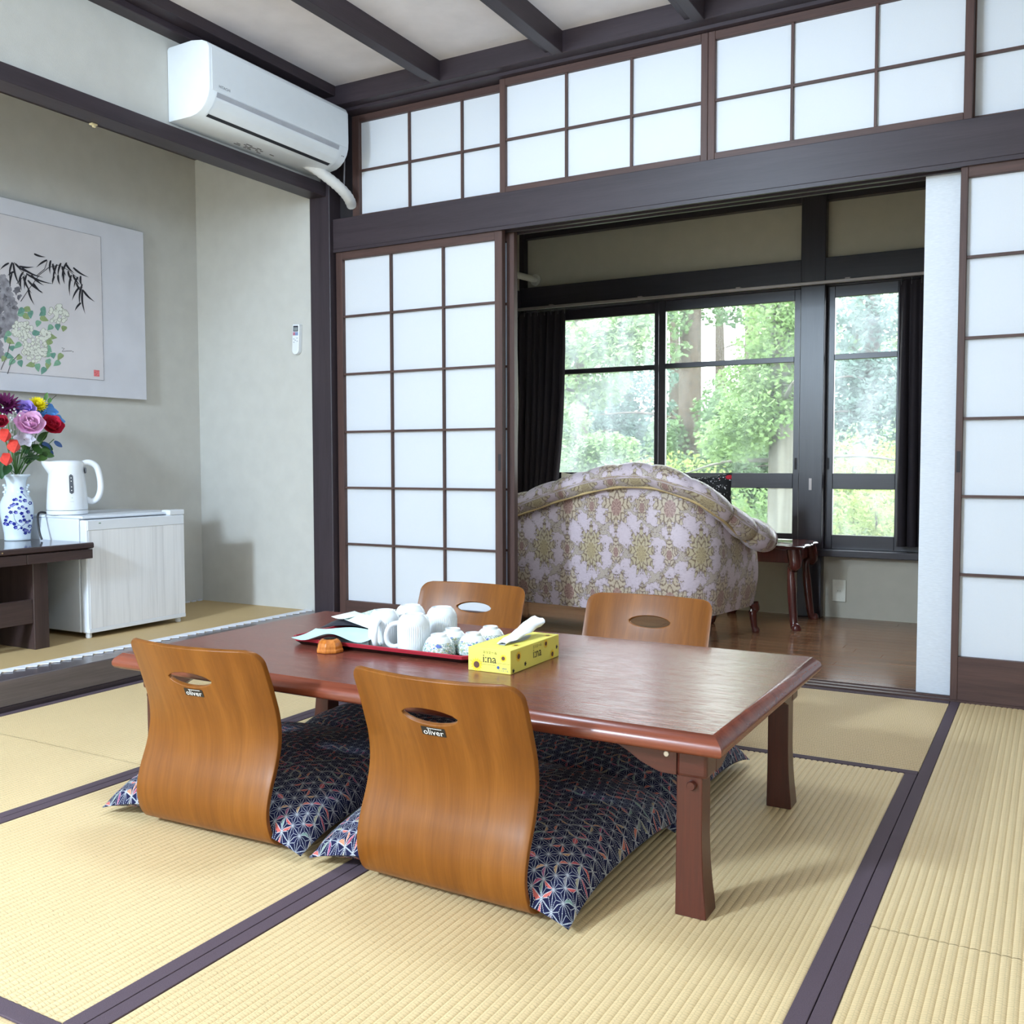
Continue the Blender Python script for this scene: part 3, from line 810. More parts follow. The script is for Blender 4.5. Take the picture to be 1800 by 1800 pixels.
def cup_mesh():
    b = MB().lathe([(.0385, 0), (.0395, .001), (.0400, .006), (.0385, .016), (.0345, .027), (.0290, .036), (.0235, .0415), (.0200, .043), (0, .043)], 40)
    me = b.mesh('cup_bowl', smooth=50); me.materials.append(M['cup'])
    f = MB().lathe([(.0195, .0425), (.0188, .0475), (.0178, .049), (.0160, .049), (.0150, .0465), (0, .0460)], 32)
    fm = f.mesh('foot_ring', smooth=40); fm.materials.append(M['mug'])
    return me, fm
cup_b, cup_f = cup_mesh()
for x, y, rz, lb in ((1.108, -1.604, 0.2, 'flowered teacup upside down at the front edge of the tray'),
                     (1.170, -1.550, 1.4, 'flowered teacup upside down just left of the tissue box'),
                     (1.094, -1.522, 2.3, 'flowered teacup upside down in the middle between mugs and front cups'),
                     (1.160, -1.452, 3.9, 'flowered teacup upside down at the back right of the tray')):
    duo('teacup', x, y, MZ, rz, (('cup_bowl', cup_b), ('foot_ring', cup_f)), label=lb, cat='cup', group='flowered teacups upside down on the tray')
# ---- tissue box
M['box_yellow'] = plain('yellow_carton', lin(236,224,104), .5, .4, .04, 12)
petal_y = plain('sunflower_yellow', lin(246,204,40), .5); seed_b = plain('sunflower_brown', lin(92,58,44), .6); ink_b = plain('blue_print', lin(60,90,160), .5)
bx = thing('tissue_box', (1.3005, -1.5785, TZ), 'yellow sunflower-printed tissue box with a tissue sticking out', 'tissue box')
bx0, bx1, by0, by1, bz1 = 1.2465, 1.3545, -1.695, -1.462, TZ+.052
mb = MB().box(bx0, bx1, by0, by1, TZ, bz1); mb.build('carton', M['box_yellow'], bx, bev=(.0008, 1))
def disc(c, ex, ey, r, n=16, jag=0, off=.0004, ry=None):
    c = Vector(c); ex = Vector(ex); ey = Vector(ey); nz = ex.cross(ey).normalized(); mb = MB(); pts = []
    for k in range(n):
        a = 2*PI*k/n; q = r*(1 if not jag or k % 2 == 0 else jag)
        pts.append(c+ex*q*math.cos(a)+ey*(q if ry is None else q*ry/r)*math.sin(a)+nz*off)
    mb.quad(*pts); return mb
SA = ((1,0,0),(0,0,1)); SB = ((0,1,0),(0,0,1)); ST = ((1,0,0),(0,1,0))
def sunflower(c, fr, r, petals=True):
    o = disc(c, *fr, r, 28, .62, .0005).build('printed_sunflower', petal_y, bx)
    disc(c, *fr, r*.45, 14, 0, .0009).build('flower_centre', seed_b, o); return o
xc = 0
sunflower((bx0+.022, by0, TZ+.014), SA, .0165); sunflower((bx1-.018, by0, TZ+.034), SA, .0095)
sunflower((bx1, by0+.035, TZ+.034), SB, .0135); sunflower((bx1, by1-.035, TZ+.011), SB, .0125); sunflower((bx1, by1-.068, TZ+.041), SB, .0115)
sunflower((bx0+.030, by0+.11, bz1), ST, .016); sunflower((bx1-.014, by1-.03, bz1), ST, .012); sunflower((bx1-.02, by0+.06, bz1), ST, .011); sunflower((bx0+.025, by1-.02, bz1), ST, .011)
for q, fr in (((bx1, by0+.066, TZ+.012), SB), ((bx1, by0+.012, TZ+.006), SB), ((bx1, by1-.012, TZ+.024), SB)):
    d = disc(q, *fr, .006, 10, .55, .0005).build('printed_leaf', ink_black, bx)
FM = frame_mat((bx0+.055, by0-.0006, TZ+.029), (1,0,0), (0,0,1))
lettering('lettering', 'i:na', .026, FM, ink_black, bx)
lettering('lettering', 'エリエール', .0072, frame_mat((bx0+.056, by0-.0006, TZ+.043), (1,0,0), (0,0,1)), ink_black, bx)
lettering('lettering', 'i:na', .030, frame_mat((bx1+.0006, (by0+by1)/2+.006, TZ+.027), (0,1,0), (0,0,1)), ink_black, bx)
lettering('lettering', 'エリエール', .0085, frame_mat((bx1+.0006, (by0+by1)/2+.006, TZ+.0425), (0,1,0), (0,0,1)), ink_black, bx)
lettering('lettering', 'エリエール', .0052, frame_mat((bx1-.018, by0-.0006, TZ+.006), (1,0,0), (0,0,1)), ink_b, bx)
lettering('lettering', 'elleair', .0052, frame_mat((bx1-.015, by0-.0006, TZ+.0115), (1,0,0), (0,0,1)), ink_b, bx)
disc((bx1-.031, by0, TZ+.0125), *SA, .0035, 14).build('printed_logo', ink_b, bx)
for z, a, b in ((TZ+.0215, bx0+.004, bx1-.002), (TZ+.0165, bx0+.03, bx1-.038)):
    MB().box(a, b, by0-.0004, by0, z, z+.0004).build('printed_line', seed_b, bx)
sl_ = MB(); pts = [( (bx0+bx1)/2+.021*math.sin(PI*t)*(1 if s else -1), by0+.045+t*.150, bz1+.0005) for s in (0, 1) for t in ([i/12 for i in range(13)] if s == 0 else [1-i/12 for i in range(1, 12)])]
sl_.quad(*pts); sl_.build('opening_slot', plain('grey_slot_film', lin(170,172,176), .35), bx, fixn=True)  # flat grey film over the slot
ts = MB(); cx = (bx0+bx1)/2
def tis(u, v):
    """a tissue pulled halfway out: a crumpled flat fold rising towards the back of the box"""
    a = 2*PI*v; w = .011+.013*u; h = .003+.0085*u
    x = cx+.004+.006*u+w*math.cos(a)*(1+.12*math.sin(3*a+6*u)); y = by0+.046+.150*u+.012*u*math.sin(a)
    z = bz1+.003+.027*u**1.15+h*math.sin(a)*(1+.25*math.sin(5*a+4*u))+.0015*math.sin(17*u+2*a)
    return (x, y, max(z, bz1+.0008))
ts.grid(20, 26, lambda v, u: tis(u, v), closed_u=True); ts.quad(*[tis(1, k/20) for k in range(20)]); ts.build('tissue', plain('white_tissue', (.86,.88,.90), .9, .1), bx, smooth=70, fixn=True)
# ---- small amber wooden dish, turned over
M['amber'] = wood('amber_wood', lin(150,74,24), lin(206,126,52), .22, 'z', 4)
dish = thing('amber_dish', (.843, -1.684, TZ), 'small faceted amber-coloured wooden dish upside down by the tray corner', 'dish')
b = MB(); prof = [(.027, 0), (.0285, .002), (.0285, .006), (.0265, .009), (.0262, .014), (.0235, .021), (.019, .0265), (.0135, .028)]
b.lathe(prof, 8); b.xf(Matrix.Translation((.843, -1.684, TZ)) @ Matrix.Rotation(R(20), 4, 'Z') @ Matrix.Diagonal((1.2,1.2,1.15,1))); b.build('dish_bowl', M['amber'], dish, bev=(.0008, 1))
MB().lathe([(.0150, .0315), (.0150, .0338), (.013, .0344), (0, .0340)], 8, (.843, -1.684, TZ)).build('dish_foot', M['lacquer'], dish)
# ---- packets at the left end of the tray
def sheet(name, mat, c, ex, ey, w, h, bend, thick=.004, nx=16, ny=12, label=None, cat=None, puff=.0):
    c = Vector(c); ex = Vector(ex).normalized(); ey = (Vector(ey)-ex*Vector(ey).dot(ex)).normalized(); nz = ex.cross(ey)
    def S(sgn):
        def fn(u, v):
            a, b_ = (u-.5)*w, (v-.5)*h
            e = (1-(2*u-1)**6)*(1-(2*v-1)**6)
            return c+ex*a+ey*b_+nz*(bend(2*u-1, 2*v-1)+sgn*(thick/2*max(e, 0)+puff*max(0, (1-(2*u-1)**2)*(1-(2*v-1)**2))*(1 if sgn > 0 else .2)))
        return fn
    mb = MB(); mb.grid(nx, ny, S(1)); mb.grid(nx, ny, S(-1), flip=True)
    o = mb.build(name, mat, smooth=60); return one(o, c, label=label, cat=cat), (c, ex, ey, nz)
pouch, _ = sheet('dark_pouch', plain('charcoal_pouch', lin(46,46,54), .5), (.715, -1.425, TZ+.026), (1,.25,0), (-.25,1,.05), .17, .10, lambda u, v: -.012*u*u, .008, label='charcoal pouch lying behind the coffee packet on the tray', cat='pouch', puff=.006)
pk_m = plain('white_packet', (.80,.90,.86), .45, .4)
pk2, _ = sheet('coffee_packet', pk_m, (.700, -1.425, TZ+.040), (.9,-.35,.06), (.35,.9,.10), .085, .075, lambda u, v: .004*u*u, .003, label='plain white packet half hidden under the printed coffee packet', cat='packet', puff=.004)
pk, fr = sheet('coffee_packet', pk_m, (.775, -1.435, TZ+.046), (.92,-.28,.0), (.30,.90,.28), .105, .10, lambda u, v: .006*u*v, .004, label='white printed coffee packet leaning against the front left mug', cat='packet', puff=.006)
Mm = frame_mat(fr[0]+fr[3]*.0095+fr[2]*.008, fr[1], fr[2])
gl_ = plain('grey_print', lin(120,150,130), .6)
for i, s_ in enumerate(('DRIP', 'COFFEE', 'FACTORY')):
    lettering('lettering', s_, .0135, Mm @ Matrix.Translation((0, .015-.0145*i, 0)), gl_, pk)
gs, _ = sheet('green_sachet', plain('green_sachet', lin(92,190,140), .4), (.822, -1.475, TZ+.016), (1,.2,.1), (0,1,.1), .05, .04, lambda u, v: 0, .003, label='small green sachet under the coffee packet beside the mug', cat='sachet')
bp, _ = sheet('blue_packet', plain('pale_blue_packet', lin(196,232,236), .45, .4), (.812, -1.618, TZ+.0300), (1,.10,.02), (-.10,1,.05), .205, .105, lambda u, v: .006*math.sin(4*u+1)*(1-.5*v)+.004*v*v-.008*max(0,-u-.4), .003, 20, 10, label='pale blue wrapped packet drooping over the left end of the tray', cat='packet', puff=.003)
# ================================================================== ALCOVE THINGS
for ax in 'xyz': M['walnut_'+ax] = wood('dark_walnut_'+ax, lin(50,38,38), lin(74,58,56), .3, ax, bump=.06)
M['walnut_top'] = wood('dark_walnut_polished', lin(46,34,34), lin(62,48,48), .1, 'y', bump=.0, spec=.6)
ZT = .492; tx0, tx1, ty0, ty1 = -1.372, -.902, -2.0, -1.012
at_ = thing('alcove_table', ((tx0+tx1)/2, (ty0+ty1)/2, TOKO_Z), 'dark walnut low table in the alcove carrying the flower vase', 'table')
MB().prism([(ty0, ZT-.024), (ty1-.004, ZT-.024), (ty1, ZT-.016), (ty1, ZT-.008), (ty1-.008, ZT), (ty0, ZT)], 'x', tx0, tx1-.008).build('tabletop', M['walnut_top'], at_, fixn=True)
MB().prism([(tx1-.008, ZT-.024), (tx1, ZT-.019), (tx1, ZT-.006), (tx1-.003, ZT-.001), (tx1-.008, ZT)], 'y', ty0, ty1-.002).build('edge_moulding', M['walnut_y'], at_, fixn=True)
dr = MB().box(tx1-.03, tx1-.002, -1.295, ty1-.006, ZT-.062, ZT-.026).build('drawer_front', M['walnut_y'], at_, bev=(.001, 1))
MB().box(tx1-.03, tx1-.002, -1.70, -1.297, ZT-.062, ZT-.026).build('drawer_front', M['walnut_y'], at_, bev=(.001, 1))
MB().box(tx0+.01, tx1-.03, ty0, ty1-.006, ZT-.062, ZT-.024).build('drawer_case', M['walnut_y'], at_)
MB().lathe([(0, 0), (.003, 0), (.003, .002)], 10).xf(Matrix.Translation((tx1-.001, -1.392, ZT-.012)) @ Matrix.Rotation(PI/2, 4, 'Y')).build('brass_stud', plain('brass', lin(230,210,160), .3, Metallic=.8), at_)
for yy in (-1.253, -1.93):
    MB().box(tx0+.02, -.935, yy, yy+.062, TOKO_Z, ZT-.062).build('leg_panel', M['walnut_z'], at_, bev=(.002, 1))
MB().box(-.955, -.940, -1.93, -1.253, .205, .295).build('stretcher', M['walnut_y'], at_, bev=(.002, 1))
MB().box(tx0+.02, tx0+.04, -1.93, -1.253, .12, .43).build('back_panel', M['walnut_y'], at_)

# ---- mini fridge
M['white_plastic'] = plain('white_plastic', (.80,.83,.88), .3, .5, .01); M['white_side'] = plain('white_enamel', (.78,.82,.88), .35, .5, .01)
def door_laminate():
    m = Mt('pale_woodgrain_laminate', (.7,.7,.7), .35, .45)
    n = m.noise(m.coord('Object', (1, 30, 1.3)), 1, 4, .6, .7); f = m.noise(m.coord('Object', (1, 160, 3)), 1, 2)
    m.color(m.ramp(n*.7+f*.3, [(.3, lin(214,214,216)), (.5, lin(238,238,240)), (.7, lin(245,245,247))])); return m.m
fr_x = -.950; fy0, fy1, fz0, fz1 = -1.012, -.520, .126, .592
fg = thing('mini_fridge', (-1.15, (fy0+fy1)/2, TOKO_Z), 'small white refrigerator with a pale woodgrain door', 'refrigerator')
MB().box(-1.352, -.995, fy0, fy1, fz0, fz1-.012).build('cabinet', M['white_side'], fg, bev=(.004, 2))
MB().box(-1.358, -.970, fy0-.001, fy1+.001, fz1-.012, fz1).build('top_plate', M['white_side'], fg, bev=(.004, 2))
dg = MB().box(-.990, fr_x, fy0, fy1, fz0, fz1-.016).build('door', M['white_plastic'], fg, bev=(.006, 3))
MB().box(fr_x-.001, fr_x+.0012, fy0+.012, fy1-.003, fz0+.018, fz1-.058).build('door_panel', door_laminate(), dg)
MB().box(fr_x-.001, fr_x+.0025, fy0+.004, fy1-.002, fz0+.001, fz0+.017).build('door_trim', M['white_plastic'], dg, bev=(.001, 1))
MB().box(fr_x-.002, fr_x+.003, fy0+.006, fy1-.003, fz1-.057, fz1-.018).build('door_cap', M['white_plastic'], dg, bev=(.002, 2))
MB().box(-1.0, fr_x+.002, fy1-.078, fy1+.001, fz1-.016, fz1+.006).build('hinge_cover', M['white_plastic'], fg, bev=(.003, 2))
for yy in (fy0+.02, fy1-.022):
    MB().lathe([(.010, 0), (.012, .004), (.011, .021)], 14, (-.975, yy, TOKO_Z)).build('foot', M['white_plastic'], fg, smooth=40)
    MB().lathe([(.010, 0), (.012, .004), (.011, .021)], 14, (-1.325, yy, TOKO_Z)).build('foot', M['white_plastic'], fg, smooth=40)
disc((fr_x+.003, fy0+.062, fz1-.030), *SB, .006, 12, 0, .0004, .0025).build('printed_mark', gl_, fg)

# ---- electric kettle on the fridge
KX, KY, KZ = -1.142, -.952, .592
ket = thing('electric_kettle', (KX, KY, KZ), 'white electric kettle with a water window standing on the fridge', 'kettle')
M['kettle'] = plain('white_kettle_plastic', (.82,.85,.89), .25, .5, .01)
MB().lathe([(.070, 0), (.078, .003), (.079, .014), (.076, .018), (0, .018)], 40, (KX, KY, KZ)).build('power_base', M['kettle'], ket, smooth=40)
body = [(.077, .020), (.078, .026), (.0765, .060), (.073, .110), (.068, .160), (.0655, .195), (.064, .212), (.060, .217), (.050, .220), (0, .222)]
MB().lathe(body, 48, (KX, KY, KZ)).build('body', M['kettle'], ket, smooth=45)
kd = Vector((.50, .86, 0)).normalized()      # direction of the handle (to the right in view)
kp = Vector((-kd.y, kd.x, 0))
def KP(a, z, b=0): return Vector((KX, KY, KZ))+kd*a+kp*b+Vector((0, 0, z))
hp = catmull([KP(.055, .205), KP(.085, .212), (KP(.112, .197)), KP(.124, .160), KP(.128, .110), KP(.118, .070), KP(.095, .052), KP(.068, .062)], 5)
h = MB().tube(hp, .0125, 12); h.build('handle', M['kettle'], ket, smooth=60)
sp = MB()
def spout(u, v):
    a = (u-.5)*1.5; r_ = .066+.030*math.cos(a*PI/1.5)**2*smooth01(v); z = .150+.064*v
    d = -kd*math.cos(a)+kp*math.sin(a)
    return Vector((KX, KY, KZ))+d*(r_-.002)+Vector((0, 0, z+.004*v*math.cos(a*PI/1.5)))
sp.grid(12, 8, spout, flip=True); sp.build('spout', M['kettle'], ket, smooth=60)
view = (CAM-Vector((KX, KY, KZ))); view.z = 0; va = math.atan2(view.y, view.x)
def patch(mb, a0, a1, z0, z1, rfn, n=8, m=6, off=.0012, rnd=0):
    def fn(u, v):
        z = z0+(z1-z0)*v; a = va+a0+(a1-a0)*u
        if rnd:
            e = min(v, 1-v)*(z1-z0); w = 1 if e > rnd else math.sqrt(max(0, 1-(1-e/rnd)**2))
            a = va+(a0+a1)/2+(a1-a0)*(u-.5)*w
        r_ = rfn(z)+off; return (KX+r_*math.cos(a), KY+r_*math.sin(a), KZ+z)
    return mb.grid(n, m, fn)
def krad(z):
    for (r0, z0), (r1, z1) in zip(body, body[1:]):
        if z0 <= z <= z1: return r0+(r1-r0)*(z-z0)/(z1-z0)
    return body[0][0]
win = patch(MB(), .12, .34, .085, .165, krad, 8, 14, .0014, .009).build('water_window', plain('smoky_window', lin(86,90,98), .2), ket, smooth=60)
for zz in (.098, .112, .135, .148): patch(MB(), .205, .255, zz, zz+.004, krad, 2, 1, .0022).build('level_mark', ink_white, win)
patch(MB(), .215, .265, .069, .0705, krad, 2, 1).build('printed_mark', gl_, ket)
patch(MB(), .13, .33, .054, .0555, krad, 6, 1).build('printed_mark', plain('pale_print', lin(196,198,204), .5), ket)
MB().lathe([(.0125, 0), (.0125, .004), (.010, .006), (0, .0062)], 18).xf(frame_mat(KP(.066, .180, -.02), (-kd.y, kd.x, 0), (0, 0, 1))).build('lid_button', plain('grey_button', lin(96,98,104), .35), ket, smooth=40)
cd = catmull([KP(-.075, .008), KP(-.098, .012, -.004), KP(-.110, .002, -.02), KP(-.112, -.03, -.035), KP(-.108, -.070, -.05), KP(-.102, -.094, -.06)], 6)
MB().tube(cd, .0042, 8).build('power_cord', plain('black_cable', lin(26,24,26), .45), ket, smooth=60)

# ---- porcelain vase
VXc, VYc = -1.285, -1.098
VXc = -1.27; VYc = at(31, 947, x=VXc).y
vase = thing('flower_vase', (VXc, VYc, ZT), 'blue and white porcelain vase of artificial flowers on the alcove table', 'vase')
vprof = [(.046, 0), (.049, .003), (.048, .010), (.049, .030), (.056, .075), (.061, .105), (.0625, .125), (.060, .150), (.051, .172), (.041, .186), (.036, .200), (.0355, .225), (.038, .240), (.044, .252), (.052, .258), (.053, .262), (.052, .265), (.044, .266), (.040, .262), (.034, .240), (0, .200)]
def porc_blue():
    m = Mt('pale_blue_porcelain', (.72,.82,.92), .08, .55); m.color(m.ramp(m.noise(m.coord('Object'), 9, 2), [(.3, (.68,.79,.90)), (.7, (.76,.85,.93))])); return m.m
MB().lathe(vprof, 48, (VXc, VYc, ZT)).build('vase_body', porc_blue(), vase, smooth=60)
cob = plain('cobalt_brushwork', lin(38,48,140), .15, .5, .3, 90); cob2 = plain('light_cobalt_wash', lin(120,124,196), .15)
vview = CAM-Vector((VXc, VYc, 0)); vva = math.atan2(vview.y, vview.x)
PXM = .0625/25.5      # metres per photo pixel at the vase (belly radius over half width)
def vrad(z):
    for (r0, z0), (r1, z1) in zip(vprof, vprof[1:16]):
        if z0 <= z <= z1 and z1 > z0: return r0+(r1-r0)*(z-z0)/(z1-z0)
    return .05
def vpt(px, py, off=.0007):
    z = (947-py)*.265/110; s_ = (px-31)*PXM; r_ = vrad(z); a = vva+math.asin(max(-.97, min(.97, s_/r_)))
    return Vector((VXc+(r_+off)*math.cos(a), VYc+(r_+off)*math.sin(a), ZT+z))
def blob(px, py, r_, n=9, jag=.75):
    return [vpt(px+r_*math.cos(2*PI*k/n)*(1 if k % 2 else jag), py+r_*math.sin(2*PI*k/n)*(1 if k % 2 else jag)) for k in range(n)]
rng = random.Random(4)
bl = MB(); spots = [(345,270),(350,325),(270,430),(330,400),(322,455),(245,440),(385,452),(455,495),(212,522),(182,556),(240,502),(285,502),(350,542),(402,572),(305,562),(200,622),(262,622),(340,642),(422,622),(362,690),(145,690),(132,742),(122,792),(152,802),(195,772),(470,682),(490,722),(372,742),(402,775),(442,762),(320,755),(332,862),(372,892),(442,842),(402,905),(432,932),(470,905),(382,942),(255,850),(240,795)]
for a, b_ in spots: bl.quad(*blob(a/9, 830+b_/9, rng.uniform(2.2, 3.6), 10))
tag(bl.build('painted_blossoms', cob, vase), kind='stuff')
bl = MB()
for a, b_ in spots[::2]: bl.quad(*[v for v in blob(a/9+1.2, 831+b_/9, 2.1, 8, .9)])
for i, v in enumerate(bl.v):
    d = Vector((v[0]-VXc, v[1]-VYc, 0)).normalized()*.0004; bl.v[i] = (v[0]+d.x, v[1]+d.y, v[2])
tag(bl.build('painted_petal_wash', cob2, vase), kind='stuff')
st = MB()
for path in (((345,330),(400,400),(470,500)), ((235,650),(245,720),(275,790),(335,840)), ((195,775),(260,830),(300,820)), ((380,560),(420,640),(470,690)), ((335,840),(380,800),(440,760)), ((280,890),(330,850))):
    st.tube([vpt(a/9, 830+b_/9, .0002) for a, b_ in path], .0009, 5)
tag(st.build('painted_stems', cob, vase), kind='stuff')
for s_ in (-1, 1):
    ang = vva+s_*1.45
    e = MB()
    for k in range(5): e.ball((VXc+(.040+.004*math.sin(k*2))*math.cos(ang), VYc+(.040+.004*math.sin(k*2))*math.sin(ang), ZT+.185+.009*k), (.0065, .0065, .0055), 8, 5)
    e.build('modelled_ear', porc_blue(), vase, smooth=60)

# ---- artificial flowers standing in the vase
leafg = [plain('leaf_green_%d' % i, lin(*c), .5) for i, c in enumerate(((62,104,52), (84,126,62), (44,84,48)))]
def petal(mb, o, d, up, L, W, curl, n=5):
    d = d.normalized(); s_ = d.cross(up).normalized(); up = s_.cross(d).normalized(); i0 = len(mb.v)
    for i in range(n+1):
        t = i/n; w = W*math.sin(PI*min(1, (t*.88+.10)))**.7; c = o+d*(L*t)+up*(curl*t*t*L)
        mb.v += [tuple(c-s_*w+up*w*.25), tuple(c-up*w*.1), tuple(c+s_*w+up*w*.25)]
    for i in range(n):
        for k in range(2): mb.f.append((i0+i*3+k, i0+i*3+k+1, i0+(i+1)*3+k+1, i0+(i+1)*3+k))
def fl_at(px, py, dx=0): return at(px, py, x=VXc+.02+dx)
MOUTH = Vector((VXc, VYc, ZT+.262))
def flower(name, px, py, r_, kind, col, label, dx=0, cat='flower', centre=None, leaves=1):
    c = fl_at(px, py, dx); rn = random.Random(int(px*7+py))
    base = MOUTH+Vector((rn.uniform(-.02, .02), rn.uniform(-.02, .02), -.05))
    t = thing(name, base, label, cat, 'artificial flowers in the porcelain vase')
    ax = (c-MOUTH); ax = (ax*.6+(CAM-c).normalized()*ax.length*.9+Vector((0,0,.02))).normalized()
    if kind == 'lantern': ax = ((CAM-c).normalized()*.7+Vector((0,0,-.7))).normalized()
    s1 = ax.orthogonal().normalized(); s2 = ax.cross(s1)
    mat = plain(name+'_petals', col, .6, .3, .14, 60); mb = MB()
    if kind == 'mum':
        for ring, (n, el, L) in enumerate(((18, .15, 1), (16, .5, .92), (12, .9, .75), (8, 1.25, .5))):
            for k in range(n):
                a = 2*PI*(k+.5*ring)/n; d = (s1*math.cos(a)+s2*math.sin(a))*math.cos(el)+ax*math.sin(el)
                petal(mb, c-ax*.004, d, ax, r_*L, r_*.13, .15, 3)
    elif kind == 'rose':
        for ring, (n, el, L, W) in enumerate(((6, .10, 1, .62), (5, .55, .92, .58), (5, .95, .80, .48), (4, 1.2, .66, .38), (3, 1.42, .55, .26))):
            for k in range(n):
                a = 2*PI*(k+.45*ring)/n; d = (s1*math.cos(a)+s2*math.sin(a))*math.cos(el)+ax*math.sin(el)
                petal(mb, c-ax*.006, d, ax, r_*L, r_*W, .45, 6)
    elif kind == 'bell':
        for k in range(6):
            a = 2*PI*k/6; d = (s1*math.cos(a)+s2*math.sin(a))*.85+ax*.5
            petal(mb, c-ax*.008, d, ax, r_, r_*.48, -.35, 5)
    elif kind == 'lantern':
        for k in range(5):
            a = 2*PI*k/5; e = (s1*math.cos(a)+s2*math.sin(a)); i0 = len(mb.v); N = 7
            e2 = (s1*math.cos(a+2*PI/5)+s2*math.sin(a+2*PI/5)); em = (e+e2).normalized()
            for i in range(N+1):
                tt = i/N; rr = r_*.72*math.sin(PI*tt**.75)+.0006; cc = c+ax*(tt-.5)*r_*2.1
                mb.v += [tuple(cc+e*rr), tuple(cc+em*rr*.78), tuple(cc+e2*rr)]
            for i in range(N):
                for k2 in range(2): mb.f.append((i0+i*3+k2, i0+i*3+k2+1, i0+(i+1)*3+k2+1, i0+(i+1)*3+k2))
    mb.build('petals', mat, t, smooth=60)
    if centre: MB().ball(c+ax*r_*.25, r_*.22, 8, 5).build('flower_centre', plain(name+'_centre', centre, .7), t, smooth=90)
    pts = catmull([base, MOUTH+(base-MOUTH)*.2+Vector((0,0,.01)), MOUTH.lerp(c, .5)+Vector((0,0,-.008)), c-ax*.006], 5)
    MB().tube(pts, .0017, 6).build('stem', leafg[1], t, smooth=60)
    lf = MB()
    for i in range(leaves):
        p = pts[len(pts)*2//3]; d = Vector((rn.uniform(-.2, .9), rn.uniform(-1, 1), rn.uniform(-.2, .5)))
        petal(lf, p, d, Vector((0,0,1)), .05, .014, -.2, 5)
    if leaves: lf.build('leaf', leafg[rn.randrange(3)], t, smooth=60)
    return t
flower('purple_chrysanthemum', 10, 713, .058, 'mum', lin(92,22,74), 'deep purple chrysanthemum at the top left of the bouquet')
flower('yellow_daisy', 66, 712, .040, 'mum', lin(238,220,20), 'larger yellow daisy at the top of the bouquet', centre=lin(214,190,20))
flower('yellow_daisy', 65, 732, .022, 'mum', lin(228,210,26), 'small yellow daisy between the lilac and red flowers', .03)
flower('lilac_flower', 43, 722, .046, 'rose', lin(176,150,232), 'lilac ruffled flower above the pink rose', .01)
flower('blue_bell_flower', 82, 723, .045, 'bell', lin(92,150,226), 'sky blue flower right of the yellow daisies', 0)
flower('blue_bell_flower', 99, 739, .036, 'bell', lin(98,158,228), 'sky blue flower partly behind the red rose', -.02)
flower('pink_rose', 51, 748, .062, 'rose', lin(238,184,222), 'large pale pink rose in the middle of the bouquet', .05)
flower('red_rose', 90, 750, .050, 'rose', lin(196,36,66), 'crimson rose at the right of the bouquet', .04)
flower('dark_red_rose', 1, 742, .032, 'rose', lin(164,34,60), 'dark red rose at the left edge of the bouquet', .04)
flower('orange_lantern', 8, 766, .034, 'lantern', lin(228,70,60), 'upper red paper-lantern pod at the left of the bouquet', .07, 'seed pod', leaves=0)
flower('orange_lantern', 24, 785, .034, 'lantern', lin(230,76,64), 'middle red paper-lantern pod below the pink rose', .08, 'seed pod', leaves=0)
flower('orange_lantern', 11, 808, .032, 'lantern', lin(224,72,62), 'lowest red paper-lantern pod just above the vase mouth', .07, 'seed pod', leaves=0)
flower('white_flower', 43, 771, .040, 'bell', lin(226,226,240), 'white flower under the pink rose', .045)
gy = thing('baby_breath', MOUTH, 'sprays of tiny white baby\'s breath between the purple and pink flowers', 'flower', 'artificial flowers in the porcelain vase')
g1, g2 = MB(), MB(); rn = random.Random(2)
for i in range(46):
    c = fl_at(rn.uniform(4, 38), rn.uniform(715, 765), rn.uniform(-.02, .05)); g1.ball(c, rn.uniform(.003, .0055), 6, 4)
    if i % 2 == 0: g2.tube([MOUTH, MOUTH.lerp(c, .5)+Vector((0,0,.01)), c], .0007, 4)
tag(g1.build('tiny_blossoms', plain('white_bud', (.85,.86,.9), .7), gy, smooth=90), kind='stuff'); tag(g2.build('stems', leafg[1], gy), kind='stuff')
def leaf_spray(px, py, n, L, col, label, name, spread=1.0, dirv=None):
    c = fl_at(px, py); base = MOUTH+Vector((0, 0, -.03)); t = thing(name, base, label, 'foliage', 'artificial flowers in the porcelain vase'); rn = random.Random(int(px+py))
    for i in range(n):
        lf = MB(); d = Vector((rn.uniform(-.3, .8), rn.uniform(-.2, 1), rn.uniform(-.6, .6)))*spread if dirv is None else Vector(dirv)+Vector((rn.uniform(-.3,.3), rn.uniform(-.3,.3), rn.uniform(-.3,.3)))
        petal(lf, c+Vector((rn.uniform(-.015,.015), rn.uniform(-.02,.02), rn.uniform(-.015,.015))), d, (CAM-c).normalized(), L*rn.uniform(.8, 1.1), L*.24, -.15, 6); lf.build('leaf', col, t, smooth=60)
    MB().tube(catmull([base, MOUTH.lerp(c, .45), c], 5), .0016, 6).build('stem', leafg[1], t, smooth=60); return t
blue_l = plain('blue_leaf', lin(72,104,162), .5)
leaf_spray(66, 780, 4, .06, leafg[0], 'green leaves below the crimson rose', 'leaf_spray')
leaf_spray(72, 800, 5, .055, leafg[1], 'light green leaf cluster at the lower right of the bouquet', 'leaf_spray')
leaf_spray(50, 800, 3, .05, leafg[2], 'dark green leaves in front of the stems', 'leaf_spray')
leaf_spray(82, 782, 3, .055, blue_l, 'dusty blue leaves hanging at the right of the bouquet', 'leaf_spray', dirv=(.1, .5, -.9))
leaf_spray(95, 772, 1, .04, blue_l, 'single dusty blue leaf under the crimson rose', 'leaf_spray', dirv=(.1, .4, -.6))
leaf_spray(80, 706, 2, .032, leafg[1], 'green bud and leaf at the very top of the bouquet', 'leaf_spray', dirv=(.1, .35, .9))
